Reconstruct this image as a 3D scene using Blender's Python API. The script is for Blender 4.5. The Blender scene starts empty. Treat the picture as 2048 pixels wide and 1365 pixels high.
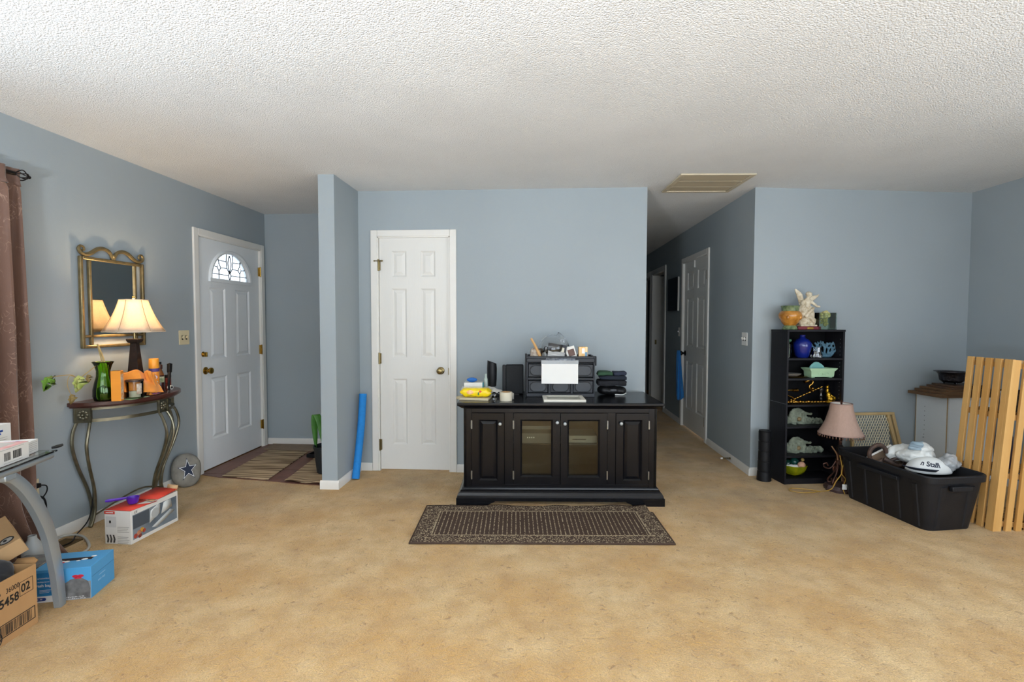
import bpy, bmesh, math, random
from mathutils import Vector, Matrix, Euler
random.seed(7)
PI = math.pi
S = bpy.context.scene
COL = S.collection

# ---------------------------------------------------------------- camera
cam_d = bpy.data.cameras.new('camera')
cam = bpy.data.objects.new('camera', cam_d); COL.objects.link(cam); S.camera = cam
cam_d.sensor_fit = 'HORIZONTAL'; cam_d.sensor_width = 36.0
cam_d.lens = 990.98 / 2048 * 36.0
cam_d.clip_start = 0.05
cam.location = (0, 0, 1.3147)
_yaw, _pit, _rol = 0.0592, -0.0398, 0.001
_f = Vector((-math.sin(_yaw)*math.cos(_pit), math.cos(_yaw)*math.cos(_pit), math.sin(_pit)))
_r = Vector((math.cos(_yaw), math.sin(_yaw), 0)); _u = _r.cross(_f)
_r2 = _r*math.cos(_rol) + _u*math.sin(_rol); _u2 = -_r*math.sin(_rol) + _u*math.cos(_rol)
cam.rotation_euler = Matrix((_r2, _u2, -_f)).transposed().to_euler()

# ---------------------------------------------------------------- light
W = bpy.data.worlds.new('overcast_sky'); S.world = W; W.use_nodes = True
W.node_tree.nodes['Background'].inputs[0].default_value = (0.86, 0.96, 1.08, 1)
W.node_tree.nodes['Background'].inputs[1].default_value = 4.9
def window_light(name, loc, rot, sx, sy):
    l = bpy.data.lights.new(name, 'AREA'); l.shape = 'RECTANGLE'; l.size = sx; l.size_y = sy
    l.cycles.is_portal = True
    o = bpy.data.objects.new(name, l); COL.objects.link(o); o.location = loc; o.rotation_euler = rot
window_light('patio_door_daylight', (1.6, -2.3, 1.15), (PI/2, 0, 0), 3.9, 2.1)
window_light('left_window_daylight', (-3.0, 1.5, 1.45), (0, -PI/2, 0), 1.2, 1.7)
window_light('added_window_daylight', (3.84, 0.4, 1.3), (0, PI/2, 0), 1.7, 3.2)  # portal for the window added in the right wall
fl = bpy.data.lights.new('ceiling_fill_light', 'AREA'); fl.shape = 'DISK'; fl.size = 0.35; fl.energy = 270; fl.color = (0.90, 0.98, 1.08)
flo = bpy.data.objects.new('ceiling_fill_light', fl); COL.objects.link(flo); flo.location = (-1.2, -0.9, 0.9); flo.rotation_euler = (math.radians(180), math.radians(4), 0)  # added fill light behind the camera, aimed up to brighten the ceiling
S.view_settings.view_transform = 'Standard'; S.view_settings.look = 'None'
S.view_settings.gamma = 1.0; S.view_settings.use_curve_mapping = False
S.view_settings.exposure = 0.16
S.cycles.max_bounces = 7; S.cycles.diffuse_bounces = 4; S.cycles.glossy_bounces = 3
S.cycles.transmission_bounces = 6; S.cycles.transparent_max_bounces = 10; S.cycles.use_adaptive_sampling = True; S.cycles.adaptive_threshold = 0.03
S.cycles.caustics_reflective = False; S.cycles.caustics_refractive = False
S.cycles.sample_clamp_indirect = 6.0

# ---------------------------------------------------------------- materials
MATS = {}
def srgb(h):
    h = h.lstrip('#'); v = [int(h[i:i+2], 16)/255 for i in (0, 2, 4)]
    return tuple(c/12.92 if c <= .04045 else ((c+.055)/1.055)**2.4 for c in v)
def mat(name, col, rough=.5, metal=0., var=0., vs=6., col2=None, bump=0., bs=60., stretch=None, spec=.5,
        trans=0., ior=1.45, emit=None, es=0., sheen=0., coat=0., alpha=1., detail=4., bdist=.01):
    if name in MATS: return MATS[name]
    m = bpy.data.materials.new(name); MATS[name] = m; m.use_nodes = True
    nt = m.node_tree; b = nt.nodes['Principled BSDF']
    c = srgb(col) if isinstance(col, str) else col
    b.inputs['Roughness'].default_value = rough; b.inputs['Metallic'].default_value = metal
    b.inputs['Specular IOR Level'].default_value = spec; b.inputs['IOR'].default_value = ior
    b.inputs['Transmission Weight'].default_value = trans
    b.inputs['Coat Weight'].default_value = coat; b.inputs['Sheen Weight'].default_value = sheen
    b.inputs['Alpha'].default_value = alpha
    if emit: b.inputs['Emission Color'].default_value = (*srgb(emit), 1); b.inputs['Emission Strength'].default_value = es
    b.inputs['Base Color'].default_value = (*c, 1)
    tc = mp = None
    def coords():
        nonlocal tc, mp
        if mp is None:
            tc = nt.nodes.new('ShaderNodeTexCoord'); mp = nt.nodes.new('ShaderNodeMapping')
            nt.links.new(tc.outputs['Object'], mp.inputs[0])
            if stretch: mp.inputs['Scale'].default_value = stretch
        return mp.outputs[0]
    if var > 0 or col2:
        n = nt.nodes.new('ShaderNodeTexNoise'); n.inputs['Scale'].default_value = vs; n.inputs['Detail'].default_value = detail
        nt.links.new(coords(), n.inputs['Vector'])
        r = nt.nodes.new('ShaderNodeMapRange'); r.inputs[1].default_value = .32; r.inputs[2].default_value = .68
        nt.links.new(n.outputs['Fac'], r.inputs[0])
        mx = nt.nodes.new('ShaderNodeMix'); mx.data_type = 'RGBA'
        c2 = srgb(col2) if col2 else tuple(x*(1-var) for x in c)
        mx.inputs[6].default_value = (*c, 1); mx.inputs[7].default_value = (*c2, 1)
        nt.links.new(r.outputs[0], mx.inputs[0]); nt.links.new(mx.outputs[2], b.inputs['Base Color'])
    if bump > 0:
        n2 = nt.nodes.new('ShaderNodeTexNoise'); n2.inputs['Scale'].default_value = bs; n2.inputs['Detail'].default_value = 3
        nt.links.new(coords(), n2.inputs['Vector'])
        bp = nt.nodes.new('ShaderNodeBump'); bp.inputs['Strength'].default_value = bump; bp.inputs['Distance'].default_value = bdist
        nt.links.new(n2.outputs['Fac'], bp.inputs['Height']); nt.links.new(bp.outputs[0], b.inputs['Normal'])
    return m
def thin_glass(name, tint, ior=1.5):
    m = bpy.data.materials.new(name); MATS[name] = m; m.use_nodes = True; N = m.node_tree.nodes; Lk = m.node_tree.links; N.remove(N['Principled BSDF'])
    tr = N.new('ShaderNodeBsdfTransparent'); tr.inputs[0].default_value = (*tint, 1); gl = N.new('ShaderNodeBsdfGlossy')
    nz = N.new('ShaderNodeTexNoise'); nz.inputs['Scale'].default_value = 18; mr = N.new('ShaderNodeMapRange'); mr.inputs[3].default_value = .02; mr.inputs[4].default_value = .08
    Lk.new(nz.outputs['Fac'], mr.inputs[0]); Lk.new(mr.outputs[0], gl.inputs['Roughness'])
    fr = N.new('ShaderNodeFresnel'); fr.inputs[0].default_value = ior; mx = N.new('ShaderNodeMixShader')
    Lk.new(fr.outputs[0], mx.inputs[0]); Lk.new(tr.outputs[0], mx.inputs[1]); Lk.new(gl.outputs[0], mx.inputs[2]); Lk.new(mx.outputs[0], N['Material Output'].inputs[0]); return m
def nodes_of(m): return m.node_tree.nodes, m.node_tree.links, m.node_tree.nodes['Principled BSDF']

wall_m = mat('blue_grey_wall_paint', '#9da6aa', .62, var=.05, vs=1.3, bump=.12, bs=140, spec=.35, bdist=.004)
white_trim = mat('white_trim_paint', '#e2dfd8', .42, var=.04, vs=4, bump=.05, bs=40)
door_white = mat('white_door_paint', '#dddbd5', .45, var=.03, vs=3, bump=.08, bs=90, stretch=(1, 1, .15))
door_grey = mat('cool_white_door_paint', '#e6e9ea', .4, var=.03, vs=3, bump=.08, bs=90, stretch=(1, 1, .15))
brass = mat('polished_brass', '#c39a48', .22, 1., var=.25, vs=20)
abrass = mat('antique_brass', '#94835a', .3, 1., var=.25, vs=20)
steel = mat('brushed_nickel', '#b9bcbd', .28, 1., var=.1, vs=30)
blackm = mat('black_satin_wood', '#111114', .22, var=.25, vs=14, bump=.06, bs=40, stretch=(1, 1, .2), spec=.36)
black_plastic = mat('black_plastic', '#151517', .45, var=.2, vs=25, spec=.3)
dark = mat('dark_void', '#060607', .8, var=.2)
paper = mat('white_paper', '#e8e7e3', .75, var=.03, vs=9)
ink = mat('black_ink', '#1d1a18', .7, var=.1)
white_ink = mat('white_ink', '#f4f4f2', .6, var=.02)
glass = mat('clear_glass', (1, 1, 1), .02, trans=1., ior=1.45, var=.01)
ceil_m = mat('popcorn_ceiling', '#e6e7e6', .9, var=.06, vs=2.0, spec=.2)
def _popcorn(m):
    N, Lk, b = nodes_of(m)
    tc = N.new('ShaderNodeTexCoord')
    v = N.new('ShaderNodeTexVoronoi'); v.inputs['Scale'].default_value = 135; v.feature = 'F1'; v.inputs['Randomness'].default_value = 1
    n = N.new('ShaderNodeTexNoise'); n.inputs['Scale'].default_value = 210; n.inputs['Detail'].default_value = 3
    Lk.new(tc.outputs['Object'], v.inputs['Vector']); Lk.new(tc.outputs['Object'], n.inputs['Vector'])
    a = N.new('ShaderNodeMath'); a.operation = 'MULTIPLY_ADD'; a.inputs[1].default_value = -1.0
    Lk.new(v.outputs['Distance'], a.inputs[0]); Lk.new(n.outputs['Fac'], a.inputs[2])
    bp = N.new('ShaderNodeBump'); bp.inputs['Strength'].default_value = .6; bp.inputs['Distance'].default_value = .009
    Lk.new(a.outputs[0], bp.inputs['Height']); Lk.new(bp.outputs[0], b.inputs['Normal'])
_popcorn(ceil_m)
carpet_m = mat('tan_carpet', '#c39a5e', .95, spec=.1, sheen=.3)
def _carpet(m):
    N, Lk, b = nodes_of(m)
    tc = N.new('ShaderNodeTexCoord'); V = tc.outputs['Object']
    def noise(s, d=4, rough=.55):
        n = N.new('ShaderNodeTexNoise'); n.inputs['Scale'].default_value = s; n.inputs['Detail'].default_value = d; n.inputs['Roughness'].default_value = rough
        Lk.new(V, n.inputs['Vector']); return n.outputs['Fac']
    def rng(x, a, bb, c=0, d=1):
        r = N.new('ShaderNodeMapRange'); r.inputs[1].default_value = a; r.inputs[2].default_value = bb; r.inputs[3].default_value = c; r.inputs[4].default_value = d
        Lk.new(x, r.inputs[0]); return r.outputs[0]
    def mix(f, c1, c2):
        x = N.new('ShaderNodeMix'); x.data_type = 'RGBA'
        for s, c in ((6, c1), (7, c2)):
            if isinstance(c, str): x.inputs[s].default_value = (*srgb(c), 1)
            else: Lk.new(c, x.inputs[s])
        Lk.new(f, x.inputs[0]); return x.outputs[2]
    def math_(op, a, bb):
        x = N.new('ShaderNodeMath'); x.operation = op
        for i, c in enumerate((a, bb)):
            if isinstance(c, (int, float)): x.inputs[i].default_value = c
            else: Lk.new(c, x.inputs[i])
        return x.outputs[0]
    c = mix(rng(noise(2.4, 6, .6), .38, .64), '#dbab62', '#efcc92')
    c = mix(rng(noise(7.5, 5, .6), .42, .70, 0, .55), c, '#b98b4c')
    # walked-in grey dirt: by the entry, along the hall and in front of the partition
    def spot(x, y, rad):
        d = N.new('ShaderNodeVectorMath'); d.operation = 'DISTANCE'; d.inputs[1].default_value = (x, y, 0)
        Lk.new(V, d.inputs[0]); return rng(d.outputs['Value'], rad, rad*.25)
    dirt = spot(-2.2, 3.6, .95)
    for a in ((1.35, 5.0, 1.3), (1.3, 6.6, 1.6), (1.6, 3.7, 1.0), (-1.0, 3.9, .7)):
        dirt = math_('MAXIMUM', dirt, spot(*a))
    dirt = math_('MULTIPLY', dirt, rng(noise(3.3, 5), .3, .62, .08, .5))
    c = mix(dirt, c, '#8a7a58')
    fl_ = noise(150, 3, .75)
    c = mix(rng(fl_, .38, .66, 0, .42), c, '#93692f')
    tuft = N.new('ShaderNodeTexNoise'); tuft.inputs['Scale'].default_value = 34; tuft.inputs['Detail'].default_value = 3; tuft.inputs['Distortion'].default_value = 1.2
    Lk.new(V, tuft.inputs['Vector'])
    crack = rng(tuft.outputs['Fac'], .37, .28, 0, .6)
    c = mix(crack, c, '#8a5c28')
    Lk.new(c, b.inputs['Base Color'])
    h = math_('ADD', math_('MULTIPLY', noise(170, 3, .7), .6), math_('MULTIPLY', tuft.outputs['Fac'], .9))
    bp = N.new('ShaderNodeBump'); bp.inputs['Strength'].default_value = .9; bp.inputs['Distance'].default_value = .018
    Lk.new(h, bp.inputs['Height']); Lk.new(bp.outputs[0], b.inputs['Normal'])
_carpet(carpet_m)

# ---------------------------------------------------------------- mesh helpers
class MB:
    def __init__(s): s.v = []; s.f = []; s.mi = []; s.cur = 0
    def add(s, vs, fs, T=None):
        o = len(s.v)
        s.v += [tuple(T @ Vector(v)) if T else tuple(v) for v in vs]
        s.f += [tuple(i+o for i in f) for f in fs]; s.mi += [s.cur]*len(fs); return s
    def m(s, i): s.cur = i; return s
    def box(s, x0, x1, y0, y1, z0, z1, T=None):
        v = [(x, y, z) for x in (x0, x1) for y in (y0, y1) for z in (z0, z1)]
        return s.add(v, [(0, 1, 3, 2), (4, 6, 7, 5), (0, 4, 5, 1), (2, 3, 7, 6), (0, 2, 6, 4), (1, 5, 7, 3)], T)
    def cbox(s, c, d, T=None):
        return s.box(c[0]-d[0]/2, c[0]+d[0]/2, c[1]-d[1]/2, c[1]+d[1]/2, c[2]-d[2]/2, c[2]+d[2]/2, T)
    def tube(s, path, r, n=8, closed=False, cap=True, flat=1., up=None):
        P = [Vector(p) for p in path]; k = len(P); R = r if isinstance(r, (list, tuple)) else [r]*k
        vs = []; prev = None
        for i, p in enumerate(P):
            if closed: t = (P[(i+1) % k]-P[i-1])
            else: t = P[min(i+1, k-1)]-P[max(i-1, 0)]
            t.normalize()
            if prev is None:
                a = Vector(up) if up else (Vector((0, 0, 1)) if abs(t.z) < .9 else Vector((1, 0, 0)))
            else: a = prev
            a = (a - t*a.dot(t))
            if a.length < 1e-6: a = t.orthogonal()
            a.normalize(); prev = a; b = t.cross(a)
            for j in range(n):
                q = 2*PI*j/n; vs.append(p + a*math.cos(q)*R[i] + b*math.sin(q)*R[i]*flat)
        fs = []
        for i in range(k if closed else k-1):
            for j in range(n):
                a0 = i*n+j; a1 = i*n+(j+1) % n; b0 = ((i+1) % k)*n+j; b1 = ((i+1) % k)*n+(j+1) % n
                fs.append((a0, a1, b1, b0))
        if cap and not closed: fs += [tuple(range(n))[::-1], tuple(range((k-1)*n, k*n))]
        return s.add(vs, fs)
    def cyl(s, p0, p1, r0, r1=None, n=16, cap=True): return s.tube([p0, p1], [r0, r0 if r1 is None else r1], n, cap=cap)
    def lathe(s, prof, n=24, c=(0, 0, 0), T=None, sx=1., sy=1., rip=None):
        vs = []
        for r, z in prof:
            for j in range(n):
                q = 2*PI*j/n; rr = r*(1+(rip(q, z) if rip else 0)); vs.append((c[0]+rr*math.cos(q)*sx, c[1]+rr*math.sin(q)*sy, c[2]+z))
        fs = [(i*n+j, i*n+(j+1) % n, (i+1)*n+(j+1) % n, (i+1)*n+j) for i in range(len(prof)-1) for j in range(n)]
        if prof[0][0] > 1e-5: fs.append(tuple(range(n))[::-1])
        if prof[-1][0] > 1e-5: fs.append(tuple(range((len(prof)-1)*n, len(prof)*n)))
        return s.add(vs, fs, T)
    def shell(s, prof, n=24, c=(0, 0, 0), T=None, rip=None):           # closed lathe profile (outer then inner), no caps
        k = len(prof); vs = []
        for r, z in prof:
            for j in range(n):
                q = 2*PI*j/n; rr = r*(1+(rip(q, z) if rip else 0)); vs.append((c[0]+rr*math.cos(q), c[1]+rr*math.sin(q), c[2]+z))
        fs = [(i*n+j, i*n+(j+1) % n, (i+1)*n+(j+1) % n, (i+1)*n+j) for i in range(k-1) for j in range(n)]
        return s.add(vs, fs, T)
    def ball(s, c, r, n=12, m=8, T=None):
        rx, ry, rz = r if isinstance(r, (list, tuple)) else (r, r, r)
        vs = [(c[0], c[1], c[2]-rz)]
        for i in range(1, m):
            a = -PI/2+PI*i/m
            for j in range(n): vs.append((c[0]+rx*math.cos(a)*math.cos(2*PI*j/n), c[1]+ry*math.cos(a)*math.sin(2*PI*j/n), c[2]+rz*math.sin(a)))
        vs.append((c[0], c[1], c[2]+rz)); L = len(vs)-1
        fs = [(0, 1+(j+1) % n, 1+j) for j in range(n)]
        for i in range(m-2):
            for j in range(n): fs.append((1+i*n+j, 1+i*n+(j+1) % n, 1+(i+1)*n+(j+1) % n, 1+(i+1)*n+j))
        fs += [(1+(m-2)*n+j, 1+(m-2)*n+(j+1) % n, L) for j in range(n)]
        return s.add(vs, fs, T)
    def prism(s, poly, h0, h1, ax='Z', T=None):                        # 2D outline extruded along an axis
        def P(a, b, h): return {'Z': (a, b, h), 'Y': (a, h, b), 'X': (h, a, b)}[ax]
        n = len(poly); vs = [P(a, b, h0) for a, b in poly]+[P(a, b, h1) for a, b in poly]
        fs = [tuple(range(n))[::-1], tuple(range(n, 2*n))]+[(i, (i+1) % n, n+(i+1) % n, n+i) for i in range(n)]
        return s.add(vs, fs, T)
    def grid(s, fn, nu, nv):
        vs = [fn(i/nu, j/nv) for j in range(nv+1) for i in range(nu+1)]
        fs = [(j*(nu+1)+i, j*(nu+1)+i+1, (j+1)*(nu+1)+i+1, (j+1)*(nu+1)+i) for j in range(nv) for i in range(nu)]
        return s.add(vs, fs)
    def frustum(s, r0, r1, T=None):                                    # two rectangles (x0,x1,z0,z1,y): raised panel facing -y
        vs = []
        for x0, x1, z0, z1, y in (r0, r1): vs += [(x0, y, z0), (x1, y, z0), (x1, y, z1), (x0, y, z1)]
        return s.add(vs, [(4, 5, 6, 7), (0, 1, 5, 4), (1, 2, 6, 5), (2, 3, 7, 6), (3, 0, 4, 7)], T)
    def build(s, name, mats, parent=None, bevel=0., smooth=True, ang=35, seg=2, solid=0., sub=0, remesh=0., disp=0., dscale=.03, loc=None, rot=None):
        me = bpy.data.meshes.new(name); me.from_pydata(s.v, [], s.f)
        ms = mats if isinstance(mats, (list, tuple)) else [mats]
        for x in ms: me.materials.append(x)
        me.polygons.foreach_set('material_index', s.mi)
        bm = bmesh.new(); bm.from_mesh(me); bmesh.ops.recalc_face_normals(bm, faces=bm.faces); bm.to_mesh(me); bm.free()
        if smooth:
            me.polygons.foreach_set('use_smooth', [True]*len(me.polygons)); me.set_sharp_from_angle(angle=math.radians(ang))
        me.update()
        o = bpy.data.objects.new(name, me); COL.objects.link(o)
        if parent: o.parent = parent
        if loc: o.location = loc
        if rot: o.rotation_euler = rot
        if solid: x = o.modifiers.new('thickness', 'SOLIDIFY'); x.thickness = solid; x.offset = 0
        if sub: x = o.modifiers.new('subdivision', 'SUBSURF'); x.levels = x.render_levels = sub
        if remesh: x = o.modifiers.new('remesh', 'REMESH'); x.mode = 'VOXEL'; x.voxel_size = remesh; x.use_smooth_shade = True
        if disp:
            t = bpy.data.textures.new(name+'_relief', 'CLOUDS'); t.noise_scale = dscale; t.noise_depth = 2
            x = o.modifiers.new('relief', 'DISPLACE'); x.texture = t; x.strength = disp; x.mid_level = .5; x.texture_coords = 'LOCAL'
        if bevel: x = o.modifiers.new('bevel', 'BEVEL'); x.width = bevel; x.segments = seg; x.limit_method = 'ANGLE'; x.angle_limit = math.radians(40)
        return o
def tag(o, label=None, cat=None, group=None, kind=None):
    if label: o['label'] = label
    if cat: o['category'] = cat
    if group: o['group'] = group
    if kind: o['kind'] = kind
    return o
def thing(name, label, cat, loc=(0, 0, 0), rz=0., group=None, rot=None):
    o = bpy.data.objects.new(name, None); COL.objects.link(o); o.empty_display_size = .05
    o.location = loc; o.rotation_euler = rot if rot else (0, 0, math.radians(rz))
    return tag(o, label, cat, group)
def struct(o, label=None): o['kind'] = 'structure'; (label and tag(o, label)); return o
def setting(name, label, loc=(0, 0, 0), rz=0.):
    o = bpy.data.objects.new(name, None); COL.objects.link(o); o.location = loc; o.rotation_euler = (0, 0, math.radians(rz)); o['kind'] = 'structure'
    o['label'] = label; return o
def words(name, text, size, parent, loc, rot, m=None, align='LEFT', ext=.0002, sx=1., bold=0.):
    cu = bpy.data.curves.new(name, 'FONT'); cu.body = text; cu.size = size; cu.extrude = ext; cu.align_x = align; cu.align_y = 'CENTER'; cu.offset = bold
    cu.resolution_u = 3
    t = bpy.data.objects.new(name+'_src', cu); me = bpy.data.meshes.new_from_object(t); bpy.data.objects.remove(t)
    me.materials.clear(); me.materials.append(m or ink)
    o = bpy.data.objects.new(name, me); COL.objects.link(o); o.parent = parent; o.location = loc; o.rotation_euler = rot; o.scale = (sx, 1, 1)
    return o
def patch(name, x0, x1, z0, z1, y, m, parent, face='-Y', t=.0006, bevel=0):   # flat print on a face
    b = MB()
    if face == '-Y': b.box(x0, x1, y-t, y, z0, z1)
    elif face == '+X': b.box(y, y+t, x0, x1, z0, z1)
    elif face == '-X': b.box(y-t, y, x0, x1, z0, z1)
    else: b.box(x0, x1, z0, z1, y, y+t)
    return b.build(name, m, parent, smooth=False)
def bez(pts, n=8):                                                     # smooth curve through points (Catmull-Rom)
    P = [Vector(p) for p in pts]; out = []
    for i in range(len(P)-1):
        a = P[max(i-1, 0)]; b = P[i]; c = P[i+1]; d = P[min(i+2, len(P)-1)]
        for k in range(n):
            t = k/n; out.append(.5*((2*b)+(c-a)*t+(2*a-5*b+4*c-d)*t*t+(3*b-a-3*c+d)*t**3))
    out.append(P[-1]); return out
def stadium(x0, x1, z0, z1, r, n=5):
    out = []
    for cx, cz, a in ((x1-r, z0+r, -PI/2), (x1-r, z1-r, 0), (x0+r, z1-r, PI/2), (x0+r, z0+r, PI)):
        for k in range(n+1): q = a+PI/2*k/n; out.append((cx+r*math.cos(q), cz+r*math.sin(q)))
    return out
# ---------------------------------------------------------------- the shell of the room
XL, YF, YC, XE, XH, YH = -2.906, 5.083, 4.24, 0.879, 1.78, 4.2985
XR, YR, YB, HC = 3.731, 4.578, -2.25, 2.435
def shell(name, boxes, m, label):
    b = MB()
    for x in boxes: b.box(*x)
    return struct(b.build(name, m, smooth=False), label)
shell('floor', [(XL-.1, XR+.1, YB-.1, 9.7, -.1, 0)], carpet_m, 'tan gold carpet covering the living room and hall')
shell('ceiling', [(XL-.2, XR+.2, YB-.2, 9.7, HC, HC+.1)], ceil_m, 'white popcorn textured ceiling')
shell('wall_left', [(XL-.12, XL, YB, .62, 0, HC), (XL-.12, XL, .62, 2.38, 0, .82), (XL-.12, XL, .62, 2.38, 2.06, HC), (XL-.12, XL, 2.38, 4.045, 0, HC),
                    (XL-.12, XL, 4.045, 4.985, 2.055, HC), (XL-.12, XL, 4.985, YF+.1, 0, HC)], wall_m, 'blue grey wall with the front door and mirror')
shell('wall_foyer', [(XL, -1.711, YF, YF+.1, 0, HC)], wall_m, 'blue grey wall at the back of the entry')
shell('wall_partition', [(-1.711, -1.586, 3.741, YF+.1, 0, HC)], wall_m, 'narrow blue grey partition wall beside the entry')
shell('wall_closet', [(-1.586, -1.42, YC, YC+.1, 0, HC), (-1.42, -.786, YC, YC+.1, 2.055, HC), (-.786, XE, YC, YC+.1, 0, HC)], wall_m, 'blue grey wall behind the black sideboard')
shell('wall_hall_left', [(XE-.1, XE, YC+.1, 9.6, 0, HC)], wall_m, 'left wall of the dark hall')
D3, D4, D5 = (5.435, 6.375), (7.30, 8.06), (8.24, 9.0)
hb = []; y = YH+.02
for a, c in (D3, D4, D5): hb += [(XH, XH+.1, y, a, 0, HC), (XH, XH+.1, a, c, 2.055, HC)]; y = c
hb.append((XH, XH+.1, y, 9.6, 0, HC))
shell('wall_hall_right', hb, wall_m, 'blue grey hall wall with the panel door')
shell('wall_hall_end', [(XE-.1, 3.0, 9.6, 9.7, 0, HC)], wall_m, 'end wall of the dark hall')
shell('wall_side_room', [(XH+.1, 3.0, 6.9, 6.96, 0, HC), (2.94, 3.0, 6.96, 9.6, 0, HC)], wall_m, 'walls of the dark room off the hall')
struct(MB().prism([(XH, YH), (XR, YR), (XR, YR+.1), (XH+.1, YH+.12), (XH, YH+.02)], 0, HC).build('wall_back', wall_m, smooth=False), 'blue grey back wall behind the bookcase')
RWA = math.atan2(YR-YH, XR-XH)
shell('wall_right', [(XR, XR+.1, YB, -1.2, 0, HC), (XR, XR+.1, -1.2, 2.0, 0, .45), (XR, XR+.1, -1.2, 2.0, 2.15, HC), (XR, XR+.1, 2.0, YR+.2, 0, HC)], wall_m, 'blue grey wall on the right')
shell('wall_front', [(XL-.12, -.35, YB-.1, YB, 0, HC), (-.35, 3.55, YB-.1, YB, 2.2, HC), (-.35, 3.55, YB-.1, YB, 0, .06), (3.55, XR+.1, YB-.1, YB, 0, HC)], wall_m, 'wall with the patio door opposite the sideboard')

def window(name, label, loc, rz, w, h, nv, nh):
    r = setting(name, label, loc, rz); b = MB()
    for x0, x1, z0, z1 in ((-.05, .05, -.05, h+.05), (w-.05, w+.05, -.05, h+.05), (-.05, w+.05, -.05, .05), (-.05, w+.05, h-.05, h+.05)): b.box(x0, x1, -.02, .1, z0, z1)
    b.build('window_frame', white_trim, r, bevel=.004)
    for i in range(1, nv): MB().box(w*i/nv-.025, w*i/nv+.025, .02, .06, .05, h-.05).build('mullion', white_trim, r)
    for i in range(1, nh): MB().box(.05, w-.05, .02, .06, h*i/nh-.02, h*i/nh+.02).build('rail', white_trim, r)
window('window_1', 'white framed patio door opposite the sideboard', (3.55, YB, .06), 180, 3.9, 2.14, 3, 1)
window('window_2', 'white framed window behind the brown curtain', (XL, .62, .82), 90, 1.76, 1.24, 2, 2)
window('added_window', 'added white framed window in the right wall, out of view, widened for light', (XR, 2.0, .45), -90, 3.2, 1.7, 3, 1)  # unseen window, added and widened to brighten the entry and left wall

BH, BT = .068, .013
def base(name, runs, label):
    b = MB()
    prof = [(0, 0), (BT, 0), (BT, BH-.018), (BT*.55, BH-.004), (BT*.4, BH), (0, BH)]
    for (x0, y0), (x1, y1), nrm in runs:
        d = Vector((x1-x0, y1-y0)); L = d.length; d /= L; n = Vector(nrm)
        vs = [(x0+n.x*a, y0+n.y*a, z) for a, z in prof]+[(x1+n.x*a, y1+n.y*a, z) for a, z in prof]
        k = len(prof); b.add(vs, [tuple(range(k)), tuple(range(k, 2*k))[::-1]]+[(i, (i+1) % k, k+(i+1) % k, k+i) for i in range(k)])
    return struct(b.build(name, white_trim), label)
base('baseboard_left', [((XL, YB), (XL, 3.985), (1, 0))], 'white baseboard along the left wall')
base('baseboard_foyer', [((XL, YF), (-1.711, YF), (0, -1))], 'white baseboard along the entry wall')
base('baseboard_partition', [((-1.711-BT, 3.741), (-1.586+BT, 3.741), (0, -1)), ((-1.586, 3.741), (-1.586, YC), (1, 0)), ((-1.711, 3.741), (-1.711, YF), (-1, 0))], 'white baseboard wrapping the partition')
base('baseboard_closet', [((-1.586, YC), (-1.478, YC), (0, -1)), ((-.728, YC), (XE, YC), (0, -1))], 'white baseboard along the sideboard wall')
base('baseboard_hall', [((XH, YH-BT), (XH, D3[0]-.06), (-1, 0)), ((XH, D3[1]+.06), (XH, D4[0]-.06), (-1, 0)), ((XH, D4[1]+.06), (XH, D5[0]-.06), (-1, 0)), ((XE, YC), (XE, 9.6), (1, 0))], 'white baseboard along the hall')
wn = (math.sin(RWA), -math.cos(RWA))
base('baseboard_back', [((XH, YH), (XR, YR), wn)], 'white baseboard along the back wall')
base('baseboard_right', [((XR, YB), (XR, YR), (-1, 0))], 'white baseboard along the right wall')

# ---------------------------------------------------------------- doors
def panel_geo(b, x0, x1, z0, z1, y0=0., y1=.012):
    b.frustum((x0, x1, z0, z1, y0), (x0+.014, x1-.014, z0+.014, z1-.014, y1))
    b.frustum((x0+.016, x1-.016, z0+.016, z1-.016, y1), (x0+.042, x1-.042, z0+.042, z1-.042, y0+.002))
def slab_geo(w, h, panels, zcut=None, th=.035, off=.012):
    b = MB(); top = zcut or h
    b.box(0, w, off+.012, off+th, 0, top)
    xs = sorted({0, w} | {p[0] for p in panels} | {p[1] for p in panels}); zs = sorted({0, top} | {p[2] for p in panels} | {p[3] for p in panels})
    for i in range(len(xs)-1):
        for j in range(len(zs)-1):
            cx, cz = (xs[i]+xs[i+1])/2, (zs[j]+zs[j+1])/2
            if not any(p[0] < cx < p[1] and p[2] < cz < p[3] for p in panels): b.box(xs[i], xs[i+1], off, off+.012, zs[j], zs[j+1])
    return b
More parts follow.
